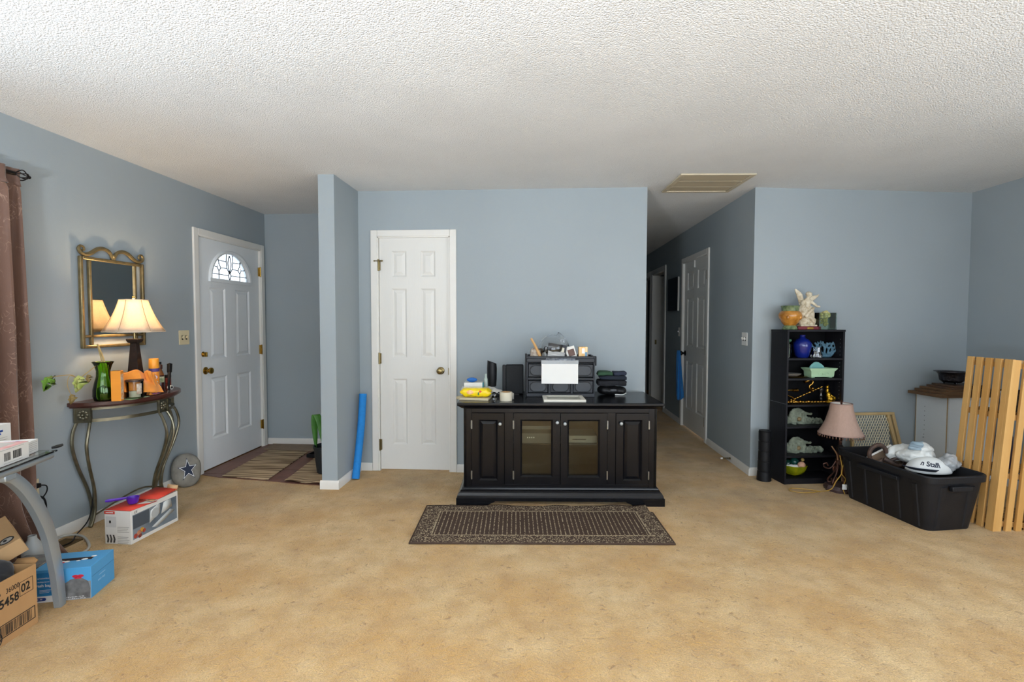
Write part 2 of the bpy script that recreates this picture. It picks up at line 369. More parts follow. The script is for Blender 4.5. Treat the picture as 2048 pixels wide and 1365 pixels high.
def door(name, label, loc, rz, w, h, panels, m, knob, hinge_x, hinges, casing=.058, brassm=abrass, zcut=None, knob_m=None):
    r = setting(name, label, loc, rz); g = .012
    for nm, bx in (('casing', (-g-casing, -g, -.016, .002, 0, h+g+casing)), ('casing', (w+g, w+g+casing, -.016, .002, 0, h+g+casing)), ('casing', (-g, w+g, -.016, .002, h+g, h+g+casing))):
        MB().box(*bx).build(nm, white_trim, r, bevel=.005)
    for bx in ((-g, -.003, -.01, .1, 0, h+g), (w+.003, w+g, -.01, .1, 0, h+g), (-g, w+g, -.01, .1, h+.004, h+g)): MB().box(*bx).build('jamb', white_trim, r)
    sl = slab_geo(w, h, panels, zcut).build('door_slab', m, r, smooth=False); sl.location = (0, 0, .012)
    for p in panels:
        b = MB(); panel_geo(b, *p, y0=.012, y1=.0235); b.build('door_panel', m, sl, smooth=False)
    for z in hinges:
        b = MB(); b.box(hinge_x-.014, hinge_x+.014, -.004, .013, z-.045, z+.045); b.cyl((hinge_x, -.008, z-.05), (hinge_x, -.008, z+.05), .007, n=10)
        b.build('hinge', brassm, r)
    if knob:
        kx, kz = knob; b = MB()
        T = Matrix.Translation((kx, .012, kz)) @ Matrix.Rotation(PI/2, 4, 'X')
        b.lathe([(.033, 0), (.033, .005), (.028, .009), (.013, .012), (.012, .03), (.022, .038), (.028, .05), (.026, .06), (.016, .066), (0, .067)], 20, T=T)
        b.build('door_knob', knob_m or brassm, r)
    return r
d1p = [(.15, .37, .25, .80), (.52, .745, .25, .80), (.15, .37, .966, 1.60), (.52, .745, .966, 1.60)]
d1 = door('door_1', 'white front door with an arched leaded window', (XL, 4.059, 0), 90, .914, 2.03, d1p, door_grey, (.075, .882), .918, (.24, 1.02, 1.82), brassm=brass, zcut=1.625)
fc, fw_, fh_, fz = .457, .28, .245, 1.682
def arch(a, hgt, n=16, t0=PI, t1=0): return [(fc+a*math.cos(t0+(t1-t0)*k/n), fz+hgt*math.sin(t0+(t1-t0)*k/n)) for k in range(n+1)]
b = MB()
b.prism([(0, 1.625), (fc, 1.625), (fc, fz)]+[p for p in arch(fw_, fh_, 12, PI, PI/2)]+[(fc, 2.03), (0, 2.03)], .012, .047, 'Y')
b.prism([(fc, 1.625), (.914, 1.625), (.914, 2.03), (fc, 2.03)]+[p for p in arch(fw_, fh_, 12, PI/2, 0)]+[(fc, fz)], .012, .047, 'Y')
o = b.build('door_slab_top', door_grey, d1, smooth=False); o.location = (0, 0, .012)
b = MB(); n = 24
ring = []
for a, y in ((fw_, .02), (fw_+.004, -.004), (fw_+.022, -.008), (fw_+.034, .012)):
    ring.append([(fc+a*math.cos(PI-PI*k/n), y, fz+(a-fw_+fh_)*math.sin(PI-PI*k/n)) for k in range(n+1)])
vs = [p for rr in ring for p in rr]; fs = [(i*(n+1)+k, i*(n+1)+k+1, (i+1)*(n+1)+k+1, (i+1)*(n+1)+k) for i in range(3) for k in range(n)]
b.add(vs, fs); b.box(fc-fw_-.034, fc+fw_+.034, -.008, .02, fz-.03, fz+.002)
b.build('fanlight_frame', door_grey, d1, loc=(0, 0, .012))
b = MB(); b.prism([p for p in arch(fw_, fh_, 24)], .026, .03, 'Y'); b.build('fanlight_glass', mat('fanlight_textured_glass', (.42, .45, .47), .12, trans=1., ior=1.15, bump=.1, bs=60), d1, smooth=False, loc=(0, 0, .012))
lead = mat('lead_came', '#55575a', .5, .6, var=.2)
def came(pts): MB().tube([(fc+x, .022, fz+z) for x, z in pts], .0042, 5).build('lead_came', lead, d1, loc=(0, 0, .012))
for s_ in (1, -1):
    came([(0, .0), (s_*.02, .045), (0, .085), (0, .085)]); came([(0, .075), (s_*.02, .12), (s_*.024, .16), (s_*.016, .2), (0, .232)])
    came([(0, .06), (s_*.04, .11), (s_*.05, .17), (s_*.045, .24)]); came([(s_*.265, .048), (s_*.02, .045)]); came([(s_*.04, .11), (s_*.13, .105), (s_*.155, .075), (s_*.155, 0)])
    came([(s_*.13, .105), (s_*.155, .15), (s_*.18, .11), (s_*.155, .075)]); came([(s_*.18, .11), (s_*.235, .115)]); came([(s_*.155, .15), (s_*.165, .19)]); came([(s_*.05, .17), (s_*.17, .175)])
b = MB(); T = Matrix.Translation((.052, .024, 1.027)) @ Matrix.Rotation(PI/2, 4, 'X'); b.lathe([(.032, 0), (.032, .006), (.024, .012), (.01, .014), (.01, .02), (0, .02)], 18, T=T)
b.box(.047, .057, -.025, .006, 1.005, 1.045); b.build('deadbolt', brass, d1, bevel=.002)
MB().box(0, .914, .012, .1, 0, .012).build('threshold', mat('bronze_threshold', '#6b4a30', .4, .5, var=.2), d1)
cp = [(x0, x1, z0, z1) for x0, x1 in ((.109, .238), (.362, .491)) for z0, z1 in ((.22, .80), (.985, 1.585), (1.686, 1.909))]
d2 = door('door_2', 'white six panel closet door left of the sideboard', (-1.407, YC, 0), 0, .608, 2.03, cp, door_white, (.535, .885), -.003, (.23, .99, 1.80))
b = MB(); b.cyl((-.035, -.018, 1.835), (.032, -.018, 1.835), .004, n=8); b.ball((-.035, -.018, 1.835), .007); b.ball((.032, -.018, 1.835), .008); b.build('hinge_stop', abrass, d2)
MB().box(.603, .612, -.002, .012, .85, .91).build('strike_plate', abrass, d2)
hp = [(x0, x1, z0, z1) for x0, x1 in ((.12, .37), (.51, .76)) for z0, z1 in ((.24, .82), (1.0, 1.58), (1.68, 1.9))]
d3 = door('door_3', 'white six panel hall door with a blue cloth on its knob', (XH, D3[1]-.03, 0), -90, .88, 2.03, hp, door_white, (.06, .92), .883, (.22, 1.0, 1.82), knob_m=mat('dark_bronze', '#221d1a', .35, .8, var=.2))
b = MB(); b.box(.41, .413, -.001, .012, 1.95, 2.03); b.build('hook', white_trim, d3)
r4 = setting('door_4', 'open white doorway farther down the hall', (XH, D4[1], 0), -90)
def frame_only(r, w):
    for bx in ((-.07, 0, -.016, .002, 0, 2.125), (w, w+.07, -.016, .002, 0, 2.125), (0, w, -.016, .002, 2.055, 2.125)): MB().box(*bx).build('casing', white_trim, r, bevel=.004)
    for bx in ((0, .014, -.008, .11, 0, 2.055), (w-.014, w, -.008, .11, 0, 2.055), (.014, w-.014, -.008, .11, 2.041, 2.055)): MB().box(*bx).build('jamb', white_trim, r)
frame_only(r4, D4[1]-D4[0])
sl = slab_geo(.72, 2.02, [(x*.84, y_*.84, z0, z1) for x, y_, z0, z1 in hp]).build('door_slab', door_white, r4, smooth=False); sl.location = (.016, .11, .012); sl.rotation_euler = (0, 0, math.radians(86))
MB().box(.014, .017, .03, .06, .95, 1.02).build('strike_plate', abrass, r4)
r5 = setting('door_5', 'dark doorway at the far end of the hall', (XH, D5[1], 0), -90); frame_only(r5, D5[1]-D5[0])

# entry floor under the mats
vm = mat('brown_vinyl_parquet', '#7a5446', .45, var=.35, vs=9, col2='#5e3d33', bump=.05, bs=30)
_poly = [(-2.906, 4.02), (-2.69, 3.955), (-2.24, 3.895), (-1.98, 3.84), (-1.724, 3.81), (-1.724, YF-.013), (-2.906, YF-.013)]
struct(MB().prism(_poly, .0, .004).build('floor_entry', vm, smooth=False), 'brown vinyl entry floor under the striped mats')
for (x0, x1, y0, y1, c_) in [(-2.9+.2*i, -2.9+.2*i+.196, 4.05+.34*j+(i % 2)*.15, 4.05+.34*j+(i % 2)*.15+.336, (i*7+j*3) % 3) for i in range(6) for j in range(3)]:
    if y1 > YF-.015: y1 = YF-.015
    if x1 > -1.726: x1 = -1.726
    p_ = MB().box(x0, x1, y0, y1, .004, .0055).build('plank', mat('vinyl_plank_%d' % c_, ('#7d5646', '#6c463a', '#875f4e')[c_], .45, var=.3, vs=14, stretch=(1, .2, 1)), bpy.data.objects['floor_entry'], smooth=False)

# ceiling return vent
vb = thing('ceiling_vent', 'cream louvred return air vent on the ceiling near the hall', 'vent', (1.325, 4.14, HC), 2.5)
cream = mat('cream_painted_metal', '#c9bda3', .5, var=.12, vs=8)
hw, hd = .285, .262
for bx in ((-hw, hw, -hd, -hd+.035), (-hw, hw, hd-.035, hd), (-hw, -hw+.035, -hd+.035, hd-.035), (hw-.035, hw, -hd+.035, hd-.035)): MB().box(*bx, -.012, 0).build('frame_rail', cream, vb, bevel=.003)
for i in range(30):
    x = -hw+.045+i*(2*hw-.09)/29
    MB().box(-.006, .006, -hd+.035, hd-.035, -.0008, .0008).build('slat', cream, vb, smooth=False, loc=(x, 0, -.0055), rot=(0, math.radians(28), 0))
for i in (-1, 1): MB().box(-hw+.035, hw-.035, i*.085-.003, i*.085+.003, -.011, -.009).build('crossbar', cream, vb)
MB().box(-hw+.03, hw-.03, -hd+.03, hd-.03, -.002, -.0005).build('filter', mat('grey_vent_filter', '#3a352d', .9, var=.3, vs=40), vb)
for x, y_ in ((-hw+.018, -hd+.09), (-hw+.018, hd-.09)): MB().cyl((x, y_, -.015), (x, y_, -.012), .006, n=10).build('screw', steel, vb)

# switches and outlets
almond = mat('almond_plastic', '#d9cba6', .4, var=.05); whitep = mat('white_plastic', '#e6e5e0', .4, var=.04)
def plate(name, label, loc, rz, w, h, m, toggles, cat='light switch'):
    t = thing(name, label, cat, loc, rz)
    MB().box(-w/2, w/2, -.006, 0, -h/2, h/2).build('cover_plate', m, t, bevel=.003)
    for x in toggles:
        b = MB(); b.box(x-.005, x+.005, -.02, -.006, -.004, .018, Matrix.Rotation(.25, 4, 'X')); b.build('toggle', m, t)
        MB().box(x-.009, x+.009, -.0066, -.006, -.018, .018).build('slot', dark, t)
    return t
plate('light_switch', 'almond double light switch left of the front door', (XL, 3.866, 1.18), 90, .116, .116, almond, (-.022, .022))
plate('light_switch', 'white double light switch on the near hall wall', (XH, 4.45, 1.162), -90, .116, .114, whitep, (-.022, .022))
plate('light_switch', 'dim single light switch just beyond the hall door', (XH, 6.52, 1.18), -90, .075, .114, whitep, (0,))
ot = plate('wall_outlet', 'cream wall outlet behind the brown curtain edge', (XL, 2.63, .345), 90, .075, .115, almond, (), 'outlet')
for z in (-.028, .028): MB().box(-.017, .017, -.009, -.006, z-.018, z+.018).build('socket', almond, ot, bevel=.004)
# ================================================================ LEFT SIDE
# ---- curtain on its rod
cur_m = mat('brown_leaf_brocade', '#6a4b3b', .6, var=.12, vs=5, sheen=.4, bump=.1, bs=220)
def _brocade(m):
    N, Lk, b = nodes_of(m); tc = N.new('ShaderNodeTexCoord'); mp = N.new('ShaderNodeMapping'); mp.inputs['Scale'].default_value = (1, 1, .6); Lk.new(tc.outputs['Object'], mp.inputs[0])
    n = N.new('ShaderNodeTexNoise'); n.inputs['Scale'].default_value = 17; n.inputs['Detail'].default_value = 1; n.inputs['Distortion'].default_value = 2.2; Lk.new(mp.outputs[0], n.inputs['Vector'])
    a = N.new('ShaderNodeMath'); a.operation = 'SUBTRACT'; a.inputs[1].default_value = .5; Lk.new(n.outputs['Fac'], a.inputs[0])
    c = N.new('ShaderNodeMath'); c.operation = 'ABSOLUTE'; Lk.new(a.outputs[0], c.inputs[0])
    r = N.new('ShaderNodeMapRange'); r.inputs[1].default_value = .022; r.inputs[2].default_value = .006; r.inputs[3].default_value = 0; r.inputs[4].default_value = .6; Lk.new(c.outputs[0], r.inputs[0])
    n2 = N.new('ShaderNodeTexNoise'); n2.inputs['Scale'].default_value = 9; Lk.new(tc.outputs['Object'], n2.inputs['Vector'])
    r2 = N.new('ShaderNodeMapRange'); r2.inputs[1].default_value = .48; r2.inputs[2].default_value = .55; Lk.new(n2.outputs['Fac'], r2.inputs[0])
    mu = N.new('ShaderNodeMath'); mu.operation = 'MULTIPLY'; Lk.new(r.outputs[0], mu.inputs[0]); Lk.new(r2.outputs[0], mu.inputs[1])
    src = b.inputs['Base Color'].links[0].from_socket
    mx = N.new('ShaderNodeMix'); mx.data_type = 'RGBA'; mx.inputs[7].default_value = (*srgb('#a58570'), 1); Lk.new(src, mx.inputs[6]); Lk.new(mu.outputs[0], mx.inputs[0])
    Lk.new(mx.outputs[2], b.inputs['Base Color'])
_brocade(cur_m)
def curtain(label, y0, y1, fold, flare):
    t = thing('curtain', label, 'curtain', (XL, y1, 0))
    def fn(u, v):
        z = 2.132*(1-v)+.012*v
        w = (y1-y0)*(1+.06*math.sin(v*3)); yy = -w*(1-u)
        amp = .028+.022*min(1, v*2.5)
        x = .085+amp*math.sin(u*fold*2*PI+.6)+.012*math.sin(u*fold*4.3*PI+v*2)
        if v > .80:
            k = (v-.80)/.20; x += flare*k*k*(.5+.5*u)*(1+.35*math.sin(v*23+u*9)); yy += (.03*k*math.sin(v*17+u*5)-.05*k+.02*k*k*4*u)
        if v < .045: x = .085+.55*(x-.085)
        return (max(x, .03), yy, z)
    MB().grid(fn, 90, 70).build('curtain_cloth', cur_m, t, solid=.004)
    def hd(u, v): p = fn(u, v*.045); return (p[0]+.004, p[1], p[2]+.001)
    MB().grid(hd, 90, 4).build('curtain_header', mat('brown_curtain_header', '#65493b', .65, var=.15, vs=30, sheen=.3), t, solid=.003)
    return t
curtain('brown leaf patterned curtain hanging at the left edge', 1.86, 2.545, 6.0, .12)
curtain('brown curtain on the far side of the left window', .25, .80, 5.0, .03)
iron = mat('dark_iron', '#2a2624', .45, .8, var=.2)
t = thing('curtain_rod', 'dark iron curtain rod with a wire cage finial', 'curtain rod', (XL+.085, 1.49, 2.105))
MB().cyl((0, -1.35, 0), (0, 1.035, 0), .011, n=12).build('rod', iron, t)
for s_ in (-1, 1):
    b = MB(); e = 1.035 if s_ > 0 else -1.35
    for k in range(6):
        a = 2*PI*k/6
        b.tube([(math.cos(a+.5*q)*.028*math.sin(PI*q), e+s_*.075*q, math.sin(a+.5*q)*.028*math.sin(PI*q)) for q in [i/8 for i in range(9)]], .0032, 5)
    b.ball((0, e+s_*.077, 0), .009); b.build('finial', iron, t)
for y_ in (-1.25, .98): MB().tube([(-.085, y_, -.02), (-.04, y_, -.02), (0, y_, -.012)], .006, 6).build('bracket', iron, t)

# ---- wall mirror
gold = mat('aged_gold_metal', '#94815a', .42, .7, var=.3, vs=25, col2='#776a4c')
t = thing('wall_mirror', 'square wall mirror in a gold metal frame with scrolled top', 'mirror', (XL, 2.95, 1.139), 90)
w, h = .50, .585                                                       # x right, -y into the room
for bx in ((0, .02, 0, h), (w-.02, w, 0, h)): MB().box(bx[0], bx[1], -.028, -.006, bx[2], bx[3]).build('frame_bar', gold, t, bevel=.005)
for z in (0, h-.02): MB().box(.02, w-.02, -.028, -.006, z, z+.02).build('frame_bar', gold, t, bevel=.005)
for x in (.062, w-.086): MB().box(x, x+.017, -.026, -.006, .02, h-.02).build('inner_bar', gold, t, bevel=.004)
MB().box(.02, w-.02, -.026, -.006, .068, .086).build('inner_bar', gold, t, bevel=.004)
MB().box(.08, w-.08, -.016, -.008, .084, h-.02).build('mirror_glass', mat('mirror_silver', '#e8ecec', .015, 1., var=.01), t, smooth=False)
for s_ in (1, -1):
    c = w/2
    pth = bez([(c-s_*.004, -.018, h-.002), (c-s_*.012, -.018, h+.02), (c-s_*.03, -.018, h+.05), (c-s_*.075, -.018, h+.066), (c-s_*.12, -.018, h+.056), (c-s_*.165, -.018, h+.026), (c-s_*.205, -.018, h+.012),
               (c-s_*.238, -.018, h+.022), (c-s_*.25, -.018, h+.046), (c-s_*.236, -.018, h+.064), (c-s_*.216, -.018, h+.056), (c-s_*.214, -.018, h+.04), (c-s_*.226, -.018, h+.036)], 5)
    k = len(pth); MB().tube(pth, [.0075+.006*math.sin(PI*min(1, i/k*1.35)) if i/k < .74 else .0065 for i in range(k)], 8).build('scroll', gold, t)
    MB().tube([(c-s_*.148, -.018, h+.038), (c-s_*.162, -.018, h+.028)], .013, 10).build('collar', gold, t)
MB().ball((w/2, -.018, h+.024), .014).build('knot', gold, t)

# ---- console table
wood = mat('dark_red_brown_wood', '#5b3024', .3, var=.35, vs=7, col2='#3c1f19', stretch=(1, .25, 1), bump=.04, bs=60, coat=.3)
pew = mat('antique_pewter', '#8a8470', .38, .9, var=.3, vs=18, col2='#6d6755')
TY, TA, TB = 3.25, .40, .31
t = thing('console_table', 'half oval console table with wooden top and curved metal legs', 'table', (XL, TY, 0))
def oval(a, bb, n=36): return [(bb*math.cos(-PI/2+PI*k/n), a*math.sin(-PI/2+PI*k/n)) for k in range(n+1)]
b = MB()
b.prism([(.004, -TA)]+oval(TA, TB)[1:-1]+[(.004, TA)], .784, .81); b.prism([(.004, -TA+.014)]+oval(TA-.014, TB-.014)[1:-1]+[(.004, TA-.014)], .774, .784)
b.build('table_top', wood, t, bevel=.004)
ra, rb_ = TA-.045, TB-.04
def band(z0, z1):
    def arc(a, bb): return [(bb*math.cos(-1.40+2.75*k/40), a*math.sin(-1.40+2.75*k/40)) for k in range(41)]
    o = arc(ra, rb_); i_ = arc(ra-.008, rb_-.008)
    return MB().prism(o+i_[::-1], z0, z1)
band(.68, .70).build('apron_rail', pew, t); band(.756, .772).build('apron_rail', pew, t)
def on(q): return Vector((rb_*math.cos(q), ra*math.sin(q), 0))
for q in (-1.36, .12, 1.28):
    p = on(q); tan = Vector((-rb_*math.sin(q), ra*math.cos(q), 0)).normalized(); nrm = Vector((tan.y, -tan.x, 0))
    T = Matrix.Translation(p+Vector((0, 0, .726))) @ Matrix(((tan.x, nrm.x, 0), (tan.y, nrm.y, 0), (0, 0, 1))).to_4x4()
    b = MB(); s_ = .046
    b.box(-s_, s_, -.012, .004, -s_, s_, T); b.build('rosette_block', pew, t, bevel=.002)
    b = MB()
    for bx in ((-s_, s_, s_-.008, s_), (-s_, s_, -s_, -s_+.008), (-s_, -s_+.008, -s_, s_), (s_-.008, s_, -s_, s_)): b.box(bx[0], bx[1], .003, .01, bx[2], bx[3], T)
    for k in range(8):
        a = 2*PI*k/8; b.ball((math.cos(a)*.022, .004, math.sin(a)*.022), (.012, .007, .012), 8, 6, T)
    b.ball((0, .006, 0), (.01, .009, .01), 8, 6, T); b.build('rosette', pew, t)
    # cabriole legs: two or three rods that part at the knee and meet at the foot
    out = nrm
    for k, dx in enumerate((-.036, .036)):
        pth = bez([p+tan*dx+Vector((0, 0, .68)), p+tan*dx*1.15+out*.03+Vector((0, 0, .62)), p+tan*dx*1.05+out*.045+Vector((0, 0, .53)), p+tan*dx*.85+out*.01+Vector((0, 0, .40)),
                   p+tan*dx*.5-out*.055+Vector((0, 0, .24)), p+tan*dx*.25-out*.075+Vector((0, 0, .12)), p+tan*dx*.12-out*.062+Vector((0, 0, .045)), p+tan*dx*.05-out*.035+Vector((0, 0, .004))], 6)
        pth = [Vector((max(v.x, .016), v.y, v.z)) for v in pth]
        MB().tube(pth, .0095, 8).build('leg', pew, t)
MB().tube(bez([on(-1.36)+Vector((-.03, .05, .05)), Vector((.08, -.1, .12)), Vector((.06, .1, .12)), on(1.28)+Vector((-.03, -.05, .06))], 8), .006, 6).build('stretcher', pew, t)

# ---- table lamp, lit
t = thing('table_lamp', 'lit table lamp with cream panelled shade on a dark square column', 'lamp', (-2.732, 3.176, .81), 12)
bronze = mat('dark_bronze_wood', '#2b211c', .5, var=.3, vs=20, bump=.1, bs=80, spec=.2)
b = MB()
def sq(z, a): return [(-a, -a, z), (a, -a, z), (a, a, z), (-a, a, z)]
lv = [(0, .05), (.012, .05), (.018, .046), (.03, .043), (.19, .03), (.355, .0185), (.362, .03), (.378, .036), (.385, .034)]
b.add([p for z, a in lv for p in sq(z, a)], [(i*4+j, i*4+(j+1) % 4, i*4+4+(j+1) % 4, i*4+4+j) for i in range(len(lv)-1) for j in range(4)]+[(0, 3, 2, 1), tuple(range(len(lv)*4-4, len(lv)*4))])
b.build('lamp_column', bronze, t, bevel=.002)
MB().lathe([(.008, .385), (.008, .425), (.014, .427), (.014, .46), (.006, .462), (.006, .475)], 14).build('socket', abrass, t)
MB().lathe([(.012, .47), (.028, .50), (.03, .525), (.02, .55), (0, .556)], 14).build('bulb', mat('lamp_bulb', '#fff3dd', .3, emit='#ffc98a', es=30, var=.01), t)
b = MB()
for a in (0, PI/2): b.tube([(.008*math.cos(a), .008*math.sin(a), .43), (.055*math.cos(a), .055*math.sin(a), .50), (.05*math.cos(a), .05*math.sin(a), .6), (0, 0, .652), (-.05*math.cos(a), -.05*math.sin(a), .6), (-.055*math.cos(a), -.055*math.sin(a), .50), (-.008*math.cos(a), -.008*math.sin(a), .43)], .0018, 5)
b.build('harp', abrass, t)
MB().lathe([(.004, .65), (.009, .655), (.006, .662), (.008, .668), (0, .674)], 10).build('finial', abrass, t)
shade_m = bpy.data.materials.new('cream_lamp_shade'); shade_m.use_nodes = True
N = shade_m.node_tree.nodes; Lk = shade_m.node_tree.links; N.remove(N['Principled BSDF'])
df = N.new('ShaderNodeBsdfDiffuse'); tl = N.new('ShaderNodeBsdfTranslucent'); ms_ = N.new('ShaderNodeMixShader'); ms_.inputs[0].default_value = .5
nz = N.new('ShaderNodeTexNoise'); nz.inputs['Scale'].default_value = 120; tc = N.new('ShaderNodeTexCoord'); Lk.new(tc.outputs['Object'], nz.inputs['Vector'])
cr = N.new('ShaderNodeValToRGB'); cr.color_ramp.elements[0].color = (*srgb('#ddd0bd'), 1); cr.color_ramp.elements[1].color = (*srgb('#efe4d4'), 1); Lk.new(nz.outputs['Fac'], cr.inputs[0])
Lk.new(cr.outputs[0], df.inputs[0]); Lk.new(cr.outputs[0], tl.inputs[0]); Lk.new(df.outputs[0], ms_.inputs[1]); Lk.new(tl.outputs[0], ms_.inputs[2]); Lk.new(ms_.outputs[0], N['Material Output'].inputs[0])
NS = 6
def shade_r(v): return .074+.088*v-.009*math.sin(PI*v)
b = MB()
prof = [i/8 for i in range(9)]
for kk in range(NS):
    def fn(u, v, kk=kk):
        a0 = 2*PI*kk/NS; a1 = 2*PI*(kk+1)/NS; r = shade_r(v)
        return (r*((1-u)*math.cos(a0)+u*math.cos(a1))*1.06, r*((1-u)*math.sin(a0)+u*math.sin(a1))*1.06, .646-.214*v)
    b.grid(fn, 4, 8)
sh = b.build('lamp_shade', shade_m, t, ang=80, solid=.0015); sh.rotation_euler = (0, 0, math.radians(29))
pipe_m = mat('tan_shade_piping', '#bfa27a', .7, var=.1)
for kk in range(NS):
    a = 2*PI*kk/NS; MB().tube([(shade_r(v)*math.cos(a)*1.07, shade_r(v)*math.sin(a)*1.07, .646-.214*v) for v in prof], .0016, 5).build('piping', pipe_m, sh)
for v in (0., 1.):
    MB().tube([(shade_r(v)*math.cos(2*PI*k/NS)*1.07, shade_r(v)*math.sin(2*PI*k/NS)*1.07, .646-.214*v) for k in range(NS)], .0028, 6, closed=True).build('rim', mat('cream_shade_rim', '#e2d3bb', .7, var=.05), sh)
ll = bpy.data.lights.new('table_lamp_bulb', 'POINT'); ll.energy = 10; ll.color = (1, .74, .46); ll.shadow_soft_size = .03
lo = bpy.data.objects.new('table_lamp_bulb_light', ll); COL.objects.link(lo); lo.location = (-2.732, 3.176, .81+.60)
lo.parent = None
tag(MB().tube(bez([(-2.86, 2.98, .78), (-2.885, 2.965, .6), (-2.88, 2.97, .35), (-2.87, 2.975, .2), (-2.86, 2.93, .06), (-2.82, 2.80, .012), (-2.76, 2.70, .012), (-2.79, 2.55, .012)], 8), .0035, 6).build('lamp_cord', black_plastic), 'thin black lamp cord hanging behind the console table legs', 'cord')

# ---- green vase with a vine
green_g = thin_glass('green_ribbed_glass', (.6, .88, .22), 1.55)
t = thing('glass_vase', 'green ribbed glass vase on the console table', 'vase', (-2.765, 2.965, .81))
po = [(.03, 0), (.05, .004), (.057, .03), (.056, .07), (.047, .115), (.037, .155), (.036, .19), (.045, .225), (.056, .245)]
pi_ = [(r-.004, z) for r, z in po[1:]][::-1]
MB().shell([(0, 0)]+po+[(.054, .247)]+pi_+[(0, .012)], 48, rip=lambda q, z: .018*math.cos(q*16) if z > .02 else 0).build('vase_body', green_g, t)
MB().lathe([(0, .013), (.048, .014), (.05, .03), (.05, .075), (0, .098)], 24).build('water', mat('dark_green_water', '#1f4a17', .1, var=.1, trans=.4), t)
leafm = mat('pale_vine_leaf', '#9db45a', .6, var=.3, vs=30, col2='#c9cc84'); leafd = mat('bright_vine_leaf', '#6f9c3a', .55, var=.25, vs=25); dryleaf = mat('dry_vine_leaf', '#9a8350', .7, var=.3, vs=30)
stemm = mat('tan_vine_stem', '#b39a66', .7, var=.2, vs=30)
t = thing('vine_cutting', 'wilting vine cutting trailing out of the green vase', 'plant', (-2.765, 2.965, .84))
def W2(x, y_, z): return Vector((x+2.765, y_-2.965, z-.84))
MB().tube(bez([W2(-2.76, 2.97, .85), W2(-2.765, 2.96, 1.04), W2(-2.79, 2.96, 1.15)], 5), .004, 6).build('stem', stemm, t)
MB().tube(bez([W2(-2.75, 2.975, .86), W2(-2.76, 2.97, 1.05), W2(-2.785, 2.95, 1.17)], 5), .005, 6).build('stem', stemm, t)
MB().tube(bez([W2(-2.765, 2.955, 1.06), W2(-2.80, 2.89, .995), W2(-2.81, 2.84, .965), W2(-2.82, 2.80, .99), W2(-2.82, 2.66, .99)], 5), .0028, 5).build('stem', stemm, t)
MB().tube(bez([W2(-2.81, 2.84, .965), W2(-2.815, 2.79, .985), W2(-2.82, 2.78, .93), W2(-2.82, 2.80, .87)], 5), .0018, 5).build('stem', stemm, t)
def leaf(p, d, up, L, m):
    d = Vector(d).normalized(); s = d.cross(Vector(up)).normalized(); n = s.cross(d)
    out = [(0, 0), (.18, .32), (.30, .28), (.45, .52), (.6, .30), (.78, .22), (1, 0)]
    pts = [p+d*L*a+s*L*w_+n*L*(.10*abs(w_)*3-.25*a*a) for a, w_ in out]+[p+d*L*a-s*L*w_+n*L*(.10*abs(w_)*3-.25*a*a) for a, w_ in out[1:-1]][::-1]
    mid = [p+d*L*a+n*L*(-.25*a*a-.02) for a in (.2, .45, .75)]
    k = len(pts); b = MB(); vs = pts+mid; fs = []
    for i in range(k):
        j = (i+1) % k; a = (pts[i]-p).dot(d)/L; q = 0 if a < .32 else (1 if a < .6 else 2)
        fs.append((i, j, k+q))
    fs += [(k, k+1, 3), (k+1, k, k-3), (k+1, k+2, 4), (k+2, k+1, k-4)]
    b.add(vs, fs); b.build('leaf', m, t, solid=.0008)
leaf(W2(-2.82, 2.665, .995), (0.25, -.35, -.9), (1, 0, .3), .085, leafd); leaf(W2(-2.82, 2.66, .99), (.1, .75, -.6), (1, 0, .3), .07, leafd)
leaf(W2(-2.80, 2.83, .985), (.15, -.1, -1), (1, 0, .1), .105, leafm); leaf(W2(-2.80, 2.80, .97), (.1, .5, -.8), (1, .1, .2), .09, leafm); leaf(W2(-2.79, 2.88, .985), (.2, .1, -1), (1, 0, .2), .055, dryleaf); leaf(W2(-2.82, 2.80, .875), (.1, .05, -1), (1, 0, .2), .065, dryleaf)

# ---- things on the console table
orange = mat('orange_card', '#f29a2e', .6, var=.1, vs=12, bump=.06, bs=90, stretch=(.2, .2, 1))
t = thing('orange_box', 'narrow orange carton standing beside the green vase', 'box', (-2.672, 2.962, .81), 22)
b = MB(); b.box(-.026, .026, -.022, .022, 0, .19); b.build('carton', orange, t, bevel=.0015)
MB().box(-.024, .018, -.018, .018, .1898, .1915).build('open_top', mat('dark_carton_inside', '#5e3a12', .8, var=.2), t)
patch('side_print', -.02, .02, .01, .17, .026, mat('orange_print', '#d98a3c', .6, var=.5, vs=40, col2='#e9e2cf'), t, '+X')
t = thing('candle_jar', 'glass jar candle with white label and dark lid', 'candle', (-2.655, 3.075, .81))
MB().shell([(0, 0), (.046, 0), (.049, .005), (.049, .114), (.046, .114), (.046, .01), (0, .01)], 28).build('jar', thin_glass('candle_glass', (.93, .93, .9)), t)
MB().lathe([(0, .0105), (.0455, .0105), (.0455, .05), (0, .05)], 24).build('wax', mat('cream_wax', '#dfe3cf', .5, var=.05), t)
MB().shell([(.0495, .110), (.0505, .110), (.0505, .121), (.048, .123), (0, .123), (0, .119), (.0455, .119), (.0455, .112)], 28).build('lid', mat('dark_brown_lid', '#3d2a22', .4, var=.2), t)
b = MB(); n = 8
for i in range(n):
    q0, q1 = -1.05+.62*i/n-.35, -1.05+.62*(i+1)/n-.35; r = .0497
    q0 += .75; q1 += .75
    b.add([(r*math.cos(q0), r*math.sin(q0), .03), (r*math.cos(q1), r*math.sin(q1), .03), (r*math.cos(q1), r*math.sin(q1), .098), (r*math.cos(q0), r*math.sin(q0), .098)], [(0, 1, 2, 3)])
b.build('label', mat('cream_candle_label', '#e4dccd', .7, var=.4, vs=45, col2='#b49a86'), t, solid=.0006)
